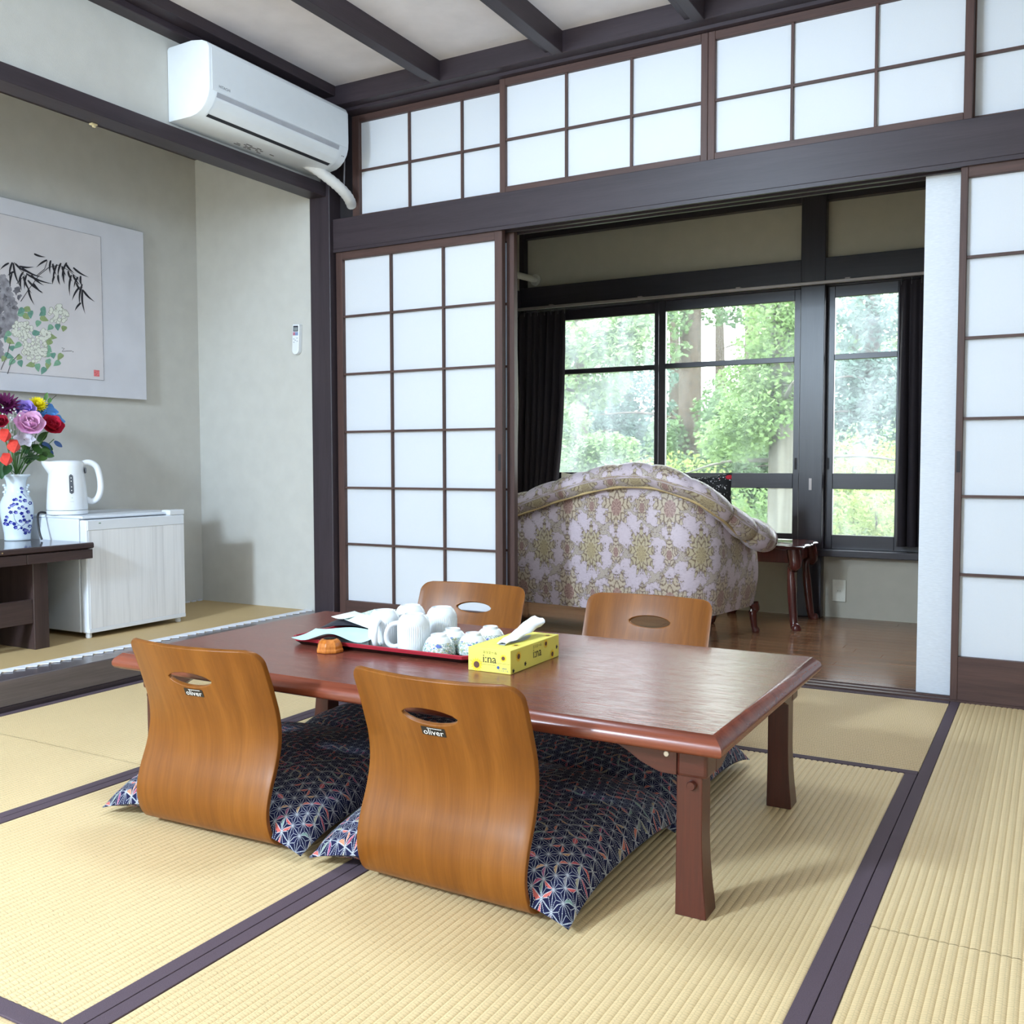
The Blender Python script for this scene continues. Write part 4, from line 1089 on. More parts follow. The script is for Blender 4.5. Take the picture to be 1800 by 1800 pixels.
leaf_spray(12, 728, 2, .05, leafg[1], 'green leaf among the baby\'s breath', 'leaf_spray', dirv=(.2, .1, 1))
leaf_spray(6, 815, 3, .07, leafg[2], 'dark drooping leaves at the left of the vase mouth', 'leaf_spray', dirv=(.3, -.5, -.7))
tw = MB().tube([fl_at(70, 728), fl_at(84, 712), fl_at(93, 700), fl_at(99, 695)], .0012, 5)
t = thing('dry_twig', MOUTH, 'thin dark twig curling up at the right of the bouquet', 'twig', 'artificial flowers in the porcelain vase')
tw.build('twig_tip', plain('twig_bark', lin(60,48,40), .7), t); MB().tube([MOUTH, fl_at(60, 780), fl_at(70, 728)], .0012, 5).build('twig_stem', leafg[2], t)

# ================================================================== HANGING PAINTING
PXP = -1.358
def PP(cx, cy, off=.0): p = at(cx/4.2857, 300+cy/4.2857, x=PXP); return Vector((PXP+off, p.y, p.z))
pt = thing('hanging_painting', (PXP, -1.05, 1.10), 'mounted ink painting of bamboo and white hydrangeas on the alcove wall', 'painting')
M['silk'] = plain('pale_silk_mount', lin(214,214,222), .8, .2, .05, 6); M['rice'] = plain('rice_paper', lin(216,212,216), .85, .2, .06, 4)
ym, zt_, zb_ = at(256, 555, x=PXP).y, at(252, 408, x=PXP).z, at(260, 703, x=PXP).z
yl, zlt, zlb = at(181, 540, x=PXP).y, at(178, 416, x=PXP).z, at(182, 669, x=PXP).z
MB().box(PXP-.010, PXP-.0045, -1.90, ym, zb_, zt_).build('mount', M['silk'], pt, bev=(.001, 1))
MB().box(PXP-.0046, PXP-.0035, -1.62, yl, zlb, zlt).build('picture_sheet', M['rice'], pt)
inkk = plain('sumi_ink', lin(34,32,40), .7); inkg = plain('grey_ink_wash', lin(150,148,156), .8, .2, .35, 40); inkd = plain('dark_ink_wash', lin(112,110,118), .8, .2, .4, 50)
b = MB()
for a0, a1, c0, c1 in ((-1.62, yl, zlt-.0018, zlt), (-1.62, yl, zlb, zlb+.0018), (yl-.0018, yl, zlb, zlt)): b.box(PXP-.0040, PXP-.0030, a0, a1, c0, c1)
b.build('border_line', inkg, pt)
def stroke(mb, x0, y0, x1, y1, w, off, bend=.06):
    a, b_ = Vector((x0, y0)), Vector((x1, y1)); d = b_-a; n = Vector((-d.y, d.x)).normalized(); N = 6; L, Rr = [], []
    for i in range(N+1):
        t = i/N; c = a+d*t+n*(bend*d.length*math.sin(PI*t)); ww = w*math.sin(PI*(.08+.92*t)**.6)*.5+.3
        if i == N: ww = .2
        L.append(c+n*ww); Rr.append(c-n*ww)
    mb.quad(*[PP(p.x, p.y, off) for p in L+Rr[::-1]])
ST_ = ((260,626,347,650),(358,672,276,730),(385,675,382,780),(432,705,403,845),(462,695,440,800),(505,692,468,805),(498,700,565,775),(555,730,672,803),(515,755,548,835),(540,785,530,945),(552,785,605,860),(610,792,620,870),(578,845,615,910),(622,855,603,1015),(612,995,566,1057),(624,895,645,1080),(628,900,717,987),(602,875,546,978),(482,765,490,855),(440,785,456,862),(412,795,398,855),(470,720,500,790),(400,700,430,790),(590,800,560,880),
       (70,695,2,748),(95,690,75,815),(103,695,158,878),(118,700,205,765),(148,720,258,724),(168,732,328,805),(200,775,405,853),(178,795,242,925),(215,885,262,1012),(202,785,188,895),(212,825,328,918),(158,795,166,905),(92,775,80,885),(238,785,335,865),(110,760,60,790),(255,850,325,925),(180,760,140,850))
b = MB()
for s_ in ST_: stroke(b, *s_, 15, -.0028+.00001*(len(b.f) % 40))
tag(b.build('bamboo_leaves', inkk, pt), kind='stuff')
b = MB()
for path in (((160,985),(215,900),(300,785),(372,728)), ((130,850),(190,790),(110,690)), ((360,680),(340,740),(280,790)), ((372,728),(450,710),(520,750),(590,810),(625,880)), ((10,1500),(60,1380),(80,1290)), ((60,1530),(90,1440),(150,1380))):
    b.tube([PP(x, y_, -.0033) for x, y_ in path], .0013, 4)
tag(b.build('bamboo_twigs', inkk, pt), kind='stuff')
rn = random.Random(9)
def blobp(mb, cx, cy, r_, off, n=14, j=.16, sx=1): mb.quad(*[PP(cx+sx*r_*math.cos(-2*PI*k/n)*(1+rn.uniform(-j, j)), cy+r_*math.sin(-2*PI*k/n)*(1+rn.uniform(-j, j)), off) for k in range(n)])
b = MB(); 
for x, y_, r_ in ((20,820,42),(30,900,60),(-20,1000,70),(60,960,55),(80,1060,62),(40,1150,70),(-10,1120,60),(90,1150,45),(20,1230,35),(-20,1330,50),(10,1380,30),(100,1000,30),(120,1100,26),(60,860,28)): blobp(b, x, y_, r_, -.0034+.00003*len(b.f), 22, .34)
tag(b.build('painted_rock', inkg, pt), kind='stuff')
b = MB()
for x, y_, r_ in ((130,900,34),(150,950,22),(40,960,24),(10,1050,26),(70,1010,20),(110,1030,18),(0,1200,28),(-10,900,26),(60,890,16),(30,1110,16)): blobp(b, x, y_, r_, -.0030+.00002*len(b.f), 17, .5, .7)
tag(b.build('rock_shading', inkd, pt), kind='stuff')
lv = [MB(), MB(), MB()]
LV = ((235,1085),(195,1050),(175,1078),(335,1050),(340,1115),(290,1155),(440,1180),(485,1192),(380,1185),(285,1220),(400,1250),(60,1235),(50,1275),(85,1285),(135,1320),(95,1340),(365,1300),(375,1345),(75,1395),(145,1410),(90,1445),(160,1455),(230,1465),(290,1485),(330,1510),(365,1470),(430,1455),(405,1395),(455,1405),(370,1440),(160,1060),(30,1420),(350,1390),(320,1080),(205,1100))
for i, (x, y_) in enumerate(LV):
    a = rn.uniform(0, PI); L = rn.uniform(26, 40); stroke(lv[i % 3], x-L*math.cos(a), y_-L*math.sin(a)*.8, x+L*math.cos(a), y_+L*math.sin(a)*.8, 44, -.0029+.00001*i, .05)
for m_, c in zip(lv, ((112,156,142), (150,168,120), (132,176,150))): tag(m_.build('painted_leaves', plain('leaf_wash', lin(*c), .8, .2, .15, 80), pt), kind='stuff')
b1, b2 = MB(), MB()
for X, Y_, Rr, n in ((440,1085,72,52),(175,1200,78,56),(268,1345,95,80),(338,1232,42,20)):
    for i in range(n):
        a = rn.uniform(0, 2*PI); q = Rr*math.sqrt(rn.random()); x, y_ = X+q*math.cos(a), Y_+q*math.sin(a)
        blobp(b1, x, y_, 15.5, -.0026+i*.000004, 9, .1); blobp(b2, x, y_, 12.8, -.00255+i*.000004, 9, .1)
tag(b1.build('blossom_outlines', plain('fine_ink_line', lin(150,152,140), .8), pt), kind='stuff'); tag(b2.build('painted_blossoms', plain('white_gouache', lin(226,228,218), .8), pt), kind='stuff')
MB().box(PXP-.004, PXP-.0027, PP(711,1528).y, PP(752,1528).y, PP(730,1550).z, PP(730,1502).z).build('seal_stamp', plain('vermilion_seal', lin(222,120,124), .8, .2, .3, 220), pt)
b = MB().tube([PP(470,1335,-.003), PP(488,1338,-.003), PP(470,1362,-.003), PP(505,1358,-.003), PP(545,1358,-.003)], .0011, 4); b.ball(PP(553, 1364, -.003), .002, 6, 4); b.build('signature', inkk, pt)

# ================================================================== AIR CONDITIONER
ac = thing('air_conditioner', (-.58, -.49, 2.085), 'white wall-mounted air conditioner above the alcove beam', 'air conditioner')
M['ac'] = plain('ac_white_plastic', (.82,.86,.90), .28, .5, .01); M['ac_grey'] = plain('ac_grey_groove', lin(176,178,186), .4); M['ac_dark'] = plain('ac_outlet_dark', lin(20,22,32), .5)
ap = [(-.579, 2.086), (-.579, 2.352), (-.572, 2.360), (-.45, 2.362), (-.40, 2.354), (-.372, 2.342), (-.361, 2.322), (-.360, 2.20), (-.362, 2.170), (-.370, 2.145), (-.385, 2.122), (-.405, 2.104), (-.43, 2.092), (-.46, 2.087)]
ay0, ay1 = -.890, -.090
MB().prism(ap, 'y', ay0, ay1).build('body', M['ac'], ac, fixn=True, bev=(.004, 2), smooth=35)
MB().prism([(-.3605, 2.172), (-.3590, 2.172), (-.3585, 2.20), (-.3592, 2.322), (-.3605, 2.325)], 'y', ay0+.012, ay1-.012).build('front_panel', M['ac'], ac, fixn=True, bev=(.0006, 1))
def acp(t):
    q = ap[8:13]; k = min(int(t*(len(q)-1)), len(q)-2); f = t*(len(q)-1)-k; return Vector((q[k][0]*(1-f)+q[k+1][0]*f, q[k][1]*(1-f)+q[k+1][1]*f))
def arc(y0_, y1_, t0, t1, off, name, mat, par=ac):
    mb = MB(); C = Vector((-.45, 2.20))
    def fn(u, v):
        q = acp(t0+(t1-t0)*v); d = (q-C).normalized(); return (q.x+d.x*off, y0_+(y1_-y0_)*u, q.y+d.y*off)
    mb.grid(2, 14, fn); return mb.build(name, mat, par, smooth=60, fixn=False)
arc(ay0+.038, ay1-.062, .0, .17, .0012, 'groove', M['ac_grey'])
fp = arc(ay0+.038, ay1-.062, .17, .79, .0040, 'air_flap', M['ac'])
arc(ay0+.040, ay1-.066, .78, .95, .0012, 'outlet_slot', M['ac_dark'])
arc(ay1-.061, ay1-.055, .04, .94, .005, 'flap_end', M['ac']); arc(ay0+.032, ay0+.0375, .04, .94, .002, 'flap_end', M['ac'])
lettering('lettering', 'HITACHI', .0145, frame_mat((-.3580, ay0+.072, 2.192), (0,1,0), (0,0,1)), plain('grey_letter', lin(96,98,106), .5), ac)
lettering('lettering', '白くまくん', .009, frame_mat((-.3580, ay1-.045, 2.196), (0,1,0), (0,0,1)), plain('pale_letter', lin(140,142,150), .5), ac) if False else None
for k, (yy, tt) in enumerate(((ay1-.030, .34), (ay1-.020, .34))):
    q = acp(tt); MB().ball((q.x+.001, yy, q.y), (.002, .0022, .002), 8, 5).build('indicator_lamp', M['ac_dark'], ac)
grey_pr = plain('grey_caution_print', lin(104,102,108), .6)
for k in range(16):   # the caution label printed under the unit
    yy = -.60+rng.uniform(0, .20); xx = -.545+rng.choice((0, .012, .024, .036)); w = rng.uniform(.012, .035)
    MB().box(xx, xx+.005, yy, yy+w, 2.0852, 2.0865).build('caution_print', grey_pr, ac)
hs = thing('coolant_hose', (-.45, -.06, 1.95), 'white taped coolant hose leaving the air conditioner at the corner', 'hose')
hp = catmull([(-.52, -.21, 2.112), (-.495, -.165, 2.092), (-.468, -.110, 2.062), (-.446, -.058, 2.030), (-.440, -.005, 2.000), (-.458, .050, 1.975)], 7)
MB().tube(hp, [.024+.0012*math.sin(i*2.4) for i in range(len(hp))], 14).build('taped_hose', plain('white_tape', lin(214,212,210), .6), hs, smooth=60)
MB().tube([(-.455, -.02, 2.30), (-.448, -.012, 2.15), (-.452, -.012, 2.05)], .0035, 6).build('cable', plain('grey_cable', lin(120,116,120), .5), hs)

# ---- remote control on the alcove side wall
rc = at(523, 597, y=-.02); RW, RH = .040, .138
rm = thing('remote_control', (rc.x, -.012, rc.z), 'white air conditioner remote control hanging on the alcove side wall', 'remote control')
def rr_poly(w, h, rt, rb):
    P_ = []
    for cx, cz, r_, a0 in ((w/2-rt, h/2-rt, rt, 0), (-w/2+rt, h/2-rt, rt, 90), (-w/2+rb, -h/2+rb, rb, 180), (w/2-rb, -h/2+rb, rb, 270)):
        for k in range(6): a = R(a0+k*18); P_.append((cx+r_*math.cos(a), cz+r_*math.sin(a)))
    return P_
tilt = R(-3)
def rot(p): return (rc.x+p[0]*math.cos(tilt)-p[1]*math.sin(tilt), rc.z+p[0]*math.sin(tilt)+p[1]*math.cos(tilt))
MB().prism([rot(p) for p in rr_poly(RW, RH, .004, .019)], 'y', -.034, -.0125).build('case', M['white_plastic'], rm, fixn=True, bev=(.002, 2))
def rp(name, mat, x0, x1, z0, z1): MB().prism([rot(p) for p in ((x0, z0), (x1, z0), (x1, z1), (x0, z1))], 'y', -.0348, -.0338).build(name, mat, rm, fixn=True)
rp('screen_frame', plain('remote_screen_frame', lin(52,52,62), .3), -.015, .014, .036, .062); rp('mode_band', plain('remote_blue_band', lin(132,150,190), .4), -.002, .015, .018, .033); rp('mode_band', plain('remote_red_band', lin(190,120,140), .4), -.016, -.003, .018, .033)
MB().prism([rot(p) for p in ((-.011, .039), (.011, .039), (.011, .055), (-.011, .055))], 'y', -.0356, -.0345).build('screen', plain('lcd_grey', lin(140,148,150), .25), rm, fixn=True)
for x0, z0 in ((.006, .004), (-.005, -.006), (.007, -.010), (-.014, 0), (-.013, -.015)): rp('button', plain('button_grey', lin(150,156,160), .4), x0, x0+.008, z0, z0+.003)
# ================================================================== SOFA
def damask():
    m = Mt('rose_damask', lin(206,188,196), .38, .4); m.b.inputs['Sheen Weight'].default_value = .3
    t = m.g.nodes.new('ShaderNodeUVMap'); x0, y0, z0 = m.xyz(t.outputs[0])
    ax_ = (((x0/.131).fract()-.5)*.131).abs(); nz = m.noise(m.comb(ax_, y0, (x0/.131).floor()*0.0), 75, 4, .65); nz2 = m.noise(m.comb(ax_+3.1, y0, 0.0), 60, 4, .65)
    P, Q = .262, .400                                    # repeat across, repeat up
    u = x0/P; v = y0/Q
    def motif(us, vs, W, H, n, wob):
        """urn of leaves mirrored about its axis: mask, shading inside"""
        a = (((us).fract()-.5)*P).abs(); b = (((vs).fract()-.5)*Q)
        q = a/W; w = b/H
        r = (q*q+w*w).sqrt(); th = w.atan2(q)
        rim = ((th*n).sin()*.16+(th*n*2.3+1.0).sin()*.09)+.80+(nz-.5)*1.3+(w*.12)
        mask = (r < rim); veins = ((r*21.0+(th*n).sin()*2.2)+nz*7.0).sin()
        return mask, veins, r, rim
    m1, v1, r1, k1 = motif(u, v, .080, .112, 7.0, 0); m2, v2, r2, k2 = motif(u+.5, v+.5, .072, .108, 9.0, 1)
    m3, v3, r3, k3 = motif(u, v+.5, .036, .066, 5.0, 2); m4, v4, r4, k4 = motif(u+.5, v, .038, .068, 5.0, 3)
    # ogee garlands between the urns
    a = ((u*2.0).fract()-.5).abs()*2.0; s = (v*2.0*PI*2.0).sin()
    og = (((u*2.0*PI).sin()*.5+(v*2.0*PI*1.0*2.0+1.57).sin()*.5)+(nz2-.5)*.75).abs()
    gar = og < .085
    ground = m.ramp(m.noise(m.comb(x0*9.0, y0*160.0, 0.0), 6, 2), [(.3, lin(196,178,188)), (.7, lin(216,202,210))])
    c = m.mix(gar*.8, ground, lin(184,170,150))
    line = ((og-.085).abs() < .018); cl = (((nz*10.0).fract()-.5).abs() < .085)
    c = m.mix((og < .16)*cl*.5, c, lin(126,106,94))
    c = m.mix(line*.75, c, lin(112,92,84))
    for mk, vv, rr, kk, ca, cb, core in ((m1, v1, r1, k1, (200,184,158), (142,118,92), (150,90,90)), (m2, v2, r2, k2, (194,180,146), (136,114,84), (176,156,104)), (m3, v3, r3, k3, (200,184,160), (134,108,92), (142,80,86)), (m4, v4, r4, k4, (196,180,154), (130,104,88), (138,80,84))):
        ins = m.mix(vv.sm(.2, .8), lin(*ca), lin(*cb))
        ins = m.mix((rr < .34)*.6, ins, lin(*core)); ins = m.mix(vv.sm(.75, .95)*.55, ins, lin(98,76,66))
        c = m.mix(mk*.92, c, ins)
        c = m.mix((rr < (kk+.26))*cl*.6, c, lin(116,94,84))
        ed = ((rr-kk).abs() < .055); c = m.mix(ed*.7, c, lin(104,82,74))
    m.color(c)
    m.bump(m1.max(m2).max(m3).max(m4).max(gar)*.5+nz*.5, .35, .0012); return m.m
M['damask'] = damask()
M['piping'] = plain('gold_piping', lin(198,172,124), .6); M['mahog'] = wood('mahogany', lin(58,26,24), lin(88,42,36), .18, 'z', bump=.03)
sofa = thing('sofa', (.5, .75, 0), 'camel-back sofa in pale rose damask seen from behind on the veranda', 'sofa')
CP = [(-.40,1.08,.47), (-.40,.86,.48), (-.33,.68,.505), (-.10,.60,.575), (.16,.56,.645), (.42,.525,.725), (.66,.49,.778), (.86,.462,.780), (1.00,.47,.735), (1.085,.56,.655), (1.12,.70,.575), (1.145,.85,.512), (1.16,.98,.478)]
CV = catmull(CP, 10); NC = len(CV)-1
AL = [0]
for a, b in zip(CV, CV[1:]): AL.append(AL[-1]+Vector((b.x-a.x, b.y-a.y)).length)
def cv(u): k = min(int(u*NC), NC-1); f = u*NC-k; return CV[k].lerp(CV[k+1], f), AL[k]*(1-f)+AL[k+1]*f
def cn(u):
    a, _ = cv(max(u-.01, 0)); b, _ = cv(min(u+.01, 1)); t = Vector((b.x-a.x, b.y-a.y, 0)).normalized(); return Vector((t.y, -t.x, 0))   # outward
ZB = .130
def back(u, v):
    p, l = cv(u); n = cn(u); z = ZB+(p.z-.062-ZB)*v
    bulge = .018*math.sin(PI*v)-.012*(1-v)
    return (p.x+n.x*bulge, p.y+n.y*bulge, z)
def back_uv(u, v): p, l = cv(u); return (l, ZB+(p.z-.062-ZB)*v)
MB().grid(96, 16, back, flip=False, uvfn=back_uv).build('outer_back', M['damask'], sofa, smooth=70)
def inner(u, v):
    p, l = cv(u); n = cn(u); z = .36+(p.z-.05-.36)*v; i = -.11-.03*math.sin(PI*v); return (p.x+n.x*i, p.y+n.y*i, z)
MB().grid(96, 10, inner, flip=True, uvfn=lambda u, v: (cv(u)[1], .36+.4*v)).build('inner_back', M['damask'], sofa, smooth=70)
def roll(u, v):
    p, l = cv(v); n = cn(v); a = 2*PI*u
    puff = .78+.26*abs(math.sin(l*PI/.165+.5))**.42
    arm = smooth01((l-1.95)/.30); 
    r_ = (.054+.014*arm)*puff; out = .018+.035*arm; dn = -.040
    c = Vector((p.x, p.y, p.z+dn))+n*out
    e = min(1, min(l, AL[-1]-l)/.04+.15); e = math.sqrt(min(1, e))
    return c+n*(r_*1.05*math.cos(a)*e)+Vector((0, 0, r_*math.sin(a)*e))
MB().grid(20, 220, roll, closed_u=True, flip=True, uvfn=lambda u, v: (cv(v)[1], .9+u*.33)).build('padded_roll', M['damask'], sofa, smooth=70)
for end in (0, 1):
    q = [roll(k/20, end) for k in range(20)]; mb = MB(); mb.quad(*(q if end else q[::-1])); mb.build('roll_end', M['damask'], sofa)
MB().tube([Vector((cv(i/110)[0].x, cv(i/110)[0].y, cv(i/110)[0].z-.092))+cn(i/110)*.034 for i in range(111)], .006, 8).build('piping_cord', M['piping'], sofa, smooth=60)
base_poly = [(cv(i/40)[0].x-cn(i/40).x*.02, cv(i/40)[0].y-cn(i/40).y*.02) for i in range(41)]
mb = MB().prism(base_poly, 'z', ZB+.004, .30); mb.build('seat_frame', M['damask'], sofa, fixn=True)
sc_poly = [(cv(i/40)[0].x-cn(i/40).x*.12, cv(i/40)[0].y-cn(i/40).y*.12) for i in range(41)]
mb = MB().prism([(x, min(y_, 1.12)) for x, y_ in sc_poly], 'z', .30, .43); mb.build('seat_cushion', M['damask'], sofa, fixn=True, bev=(.02, 3), smooth=50)
def cab_leg(name, par, x, y, z1, dx, dy, s_=1.0, mat=None):
    d = Vector((dx, dy, 0)); pts = []; rs = []
    for z, o, r_ in ((0, .030, .016), (.012, .030, .018), (.03, .020, .014), (.10*z1/.13, .004, .0135), (.50*z1, .008, .0165) if z1 > .2 else (.10, .006, .018), (z1*.8, .022, .022), (z1, .012, .024)):
        pts.append(Vector((x, y, z))+d*o*s_); rs.append(r_*s_)
    zz = [p.z for p in pts]; order = sorted(range(len(pts)), key=lambda i: zz[i])
    P_ = catmull([pts[i] for i in order], 4); Rr = catmull([Vector((rs[i], 0, 0)) for i in order], 4)
    return MB().tube(P_, [r_.x for r_ in Rr], 10).build(name, mat or M['mahog'], par, smooth=60)
for x, y, dx, dy in ((1.145, .975, .5, .5), (1.02, .54, .6, -.5), (-.30, 1.0, -.5, .5), (-.28, .72, -.6, -.5)):
    cab_leg('leg', sofa, x, y, .14, dx, dy)
# ---- throw cushions on the sofa: only a corner shows
def soft_square(name, c, ex, ey, hw, T, mat, label):
    c = Vector(c); ex = Vector(ex).normalized(); ey = (Vector(ey)-ex*Vector(ey).dot(ex)).normalized(); ez = ex.cross(ey)
    def S(sg):
        def fn(s, t):
            u, v = 2*s-1, 2*t-1; h = (max(0, 1-abs(u)**2.6)*max(0, 1-abs(v)**2.6))**.6
            return c+ex*u*hw*(1-.08*(1-v*v))+ey*v*hw*(1-.08*(1-u*u))+ez*sg*T*h
        return fn
    uvf = lambda s, t: ((2*s-1)*hw, (2*t-1)*hw)
    mb = MB(); mb.grid(20, 20, S(1), uvfn=uvf); mb.grid(20, 20, S(-1), flip=True, uvfn=uvf)
    o = mb.build(name, mat, smooth=180); return one(o, c-Vector((0,0,hw*.9)), label=label, cat='cushion')
def black_print():
    m = Mt('black_print_cotton', lin(22,20,22), .8); v = m.coord('Object')
    n = m.noise(v, 120, 2); n2 = m.noise(v, 14, 1); n3 = m.noise(m.coord('Object', (1.3,1,1)), 9, 1)
    c = m.mix((n > .64), lin(20,18,20), lin(214,214,214)); c = m.mix((n2 > .68), c, lin(190,34,52)); c = m.mix((n3 > .66), c, lin(226,206,176)); m.color(c); return m.m
cq = at(1287, 836, y=.775)
soft_square('throw_cushion', (cq.x-.100, .775, cq.z-.098), (1, 0, .10), (-.10, .18, .97), .105, .045, black_print(), 'black throw cushion with red and cream print peeking over the sofa back on the right')
cq = at(978, 842, y=.75)
soft_square('throw_cushion', (cq.x+.145, .76, cq.z-.122), (1, -.05, -.05), (0, .22, .97), .152, .055, plain('cream_linen', lin(232,222,196), .8), 'cream throw cushion with its corner showing over the sofa back on the left')

# ================================================================== SIDE TABLE
sx0, sx1, sy0, sy1, sz = .865, 1.335, 1.115, 1.545, .402
stb = thing('side_table', ((sx0+sx1)/2, (sy0+sy1)/2, 0), 'small dark mahogany side table with cabriole legs beside the sofa arm', 'table')
cxm, cym = (sx0+sx1)/2, (sy0+sy1)/2
def pie(k, ins):
    n = 96; a = 2*PI*k/n; c, s_ = math.cos(a), math.sin(a); q = 1/max(abs(c), abs(s_))
    q = min(q, 1.30); wob = 1+.022*math.cos(8*a)-.012*math.cos(16*a)
    return (cxm+((sx1-sx0)/2*wob-ins)*c*q, cym+((sy1-sy0)/2*wob-ins)*s_*q)
mb = MB(); rings = ((.012, sz-.020), (.002, sz-.016), (0, sz-.009), (.004, sz-.003), (.010, sz), (.016, sz-.002), (.022, sz-.004))
for ins, z in rings: mb.v += [(*pie(k, ins), z) for k in range(96)]
for i in range(len(rings)-1):
    for k in range(96): mb.f.append((i*96+k, i*96+(k+1) % 96, (i+1)*96+(k+1) % 96, (i+1)*96+k))
mb.f.append(tuple(range(6*96, 7*96))); mb.f.append(tuple(range(95, -1, -1)))
mb.build('pie_crust_top', wood('polished_mahogany', lin(48,22,22), lin(70,34,32), .08, 'x', bump=0, spec=.6), stb, smooth=40)
for y0_, y1_ in ((sy0+.045, sy0+.060), (sy1-.060, sy1-.045)): MB().box(sx0+.06, sx1-.06, y0_, y1_, sz-.085, sz-.02).build('apron', M['mahog'], stb, bev=(.003, 2))
for x0_, x1_ in ((sx0+.045, sx0+.060), (sx1-.060, sx1-.045)): MB().box(x0_, x1_, sy0+.06, sy1-.06, sz-.085, sz-.02).build('apron', M['mahog'], stb, bev=(.003, 2))
for sx_ in (0, 1):
    for sy_ in (0, 1): cab_leg('leg', stb, (sx0+.062, sx1-.062)[sx_], (sy0+.062, sy1-.062)[sy_], sz-.02, (-1, 1)[sx_], (-1, 1)[sy_], 1.35)

# ================================================================== CURTAINS, RAIL, PIPE, OUTLET
def curtain_mat():
    m = Mt('charcoal_curtain', lin(40,35,40), .8, .2); v = m.coord('Object', (700, 700, 700)); n = m.noise(v, 1, 2)
    m.color(m.ramp(n, [(.3, lin(34,29,33)), (.7, lin(50,44,48))])); return m.m
M['curtain'] = curtain_mat(); alu0 = plain('dull_hook', lin(84,80,84), .5)
def curtain(label, xa, xb, z0, z1, yc, drift, nf, phase):
    t = thing('curtain', ((xa+xb)/2, yc, z0), label, 'curtain', 'charcoal curtains at the veranda windows')
    def S(off):
        def fn(u, v):
            z = z1+(z0-z1)*v; d0, d1 = drift(v); x = xa+d0+(xb+d1-xa-d0)*u
            amp = .022*(.55+.45*v); y = yc+amp*math.sin(2*PI*nf*u+phase+.4*math.sin(3*v))+.006*math.sin(5*u*nf+2*v)
            return (x+.010*math.cos(2*PI*nf*u+phase)*v, y+off, z)
        return fn
    mb = MB(); mb.grid(100, 20, S(0)); mb.grid(100, 20, S(.0025), flip=True); mb.build('drape', M['curtain'], t, smooth=70)
    for k in range(int(nf)+1):
        x = xa+(xb-xa)*(k+.25)/(nf+.3); MB().tube([(x, yc, z1+.018), (x, yc-.004, z1+.004), (x, yc-.002, z1-.02)], .0014, 5).build('curtain_hook', alu0, t)
    return t
curtain('charcoal curtain gathered at the left end of the veranda window', -.425, -.105, .40, 1.672, 1.535, lambda v: (0, -.02*v-.085*v**3), 7, 0.3)
curtain('charcoal curtain hanging beside the narrow right-hand window', 1.690, 1.955, .386, 1.672, 1.535, lambda v: (.004*v, 0), 5.5, 1.2)
rl = thing('curtain_rail', (.75, 1.545, 1.69), 'thin metal curtain rail across the veranda windows', 'curtain rail')
alu = plain('brushed_rail', lin(150,140,136), .35, .5, .05, 30, Metallic=.5)
MB().box(-.42, 2.0, 1.532, 1.548, 1.690, 1.706).build('rail_bar', alu, rl, bev=(.002, 1))
for x in (-.2, .35, .9, 1.45, 1.9): MB().box(x-.012, x+.012, 1.536, 1.580, 1.706, 1.712).build('bracket', alu, rl)
pp = thing('white_pipe', (-.35, 1.58, 1.87), 'white pipe with a wall flange high in the left corner of the veranda', 'pipe')
pw = plain('white_pipe_paint', lin(206,204,196), .5)
p0 = at(938, 491, y=1.60); p1 = Vector((VX0+.012, 1.30, p0.z+.012))
MB().tube([p0+Vector((0,.03,0)), p0+Vector((-.006,-.03,.001)), p0.lerp(p1, .3), p1], .019, 14).build('pipe_length', pw, pp, smooth=60)
MB().lathe([(.018, -.012), (.030, -.012), (.034, -.004), (.034, .004), (.02, .006)], 24).xf(Matrix.Translation((p0.x, 1.626, p0.z)) @ Matrix.Rotation(PI/2, 4, 'X')).build('wall_flange', pw, pp, smooth=40)
a, b = at(1464, 1018, y=VY), at(1487, 1058, y=VY)
ou = thing('wall_outlet', ((a.x+b.x)/2, VY, b.z), 'cream wall outlet plate low on the veranda wall', 'outlet')
om = plain('cream_plate', lin(206,202,188), .45); MB().box(a.x, b.x, VY-.009, VY, b.z, a.z).build('cover_plate', om, ou, bev=(.002, 2))
mx, mz = (a.x+b.x)/2, (a.z+b.z)/2; MB().box(mx-.011, mx+.011, VY-.0105, VY-.008, mz-.008, mz+.008).build('socket_insert', om, ou, bev=(.0006, 1))
for d in (-.005, .005): MB().box(mx+d-.0009, mx+d+.0009, VY-.0112, VY-.010, mz-.004, mz+.003).build('socket_slot', M['ac_dark'], ou)
th = at(918, 836, y=1.50); tk = thing('tieback_hook', (VX0+.012, th.y, th.z), 'small metal curtain tieback hook on the left veranda wall', 'hook')
MB().tube([(VX0+.0, 1.40, th.z+.02), (VX0+.03, 1.40, th.z+.015), (VX0+.035, 1.405, th.z-.015), (VX0+.028, 1.405, th.z-.018), (VX0+.024, 1.40, th.z+.005)], .002, 6).build('hook_wire', alu, tk)
post_latch = MB().box(1.268, 1.282, VY-.058, VY-.054, .655, .715).build('post_latch', alu); one(post_latch, (1.275, VY-.056, .655), label='small metal latch plate on the black window post', cat='latch')

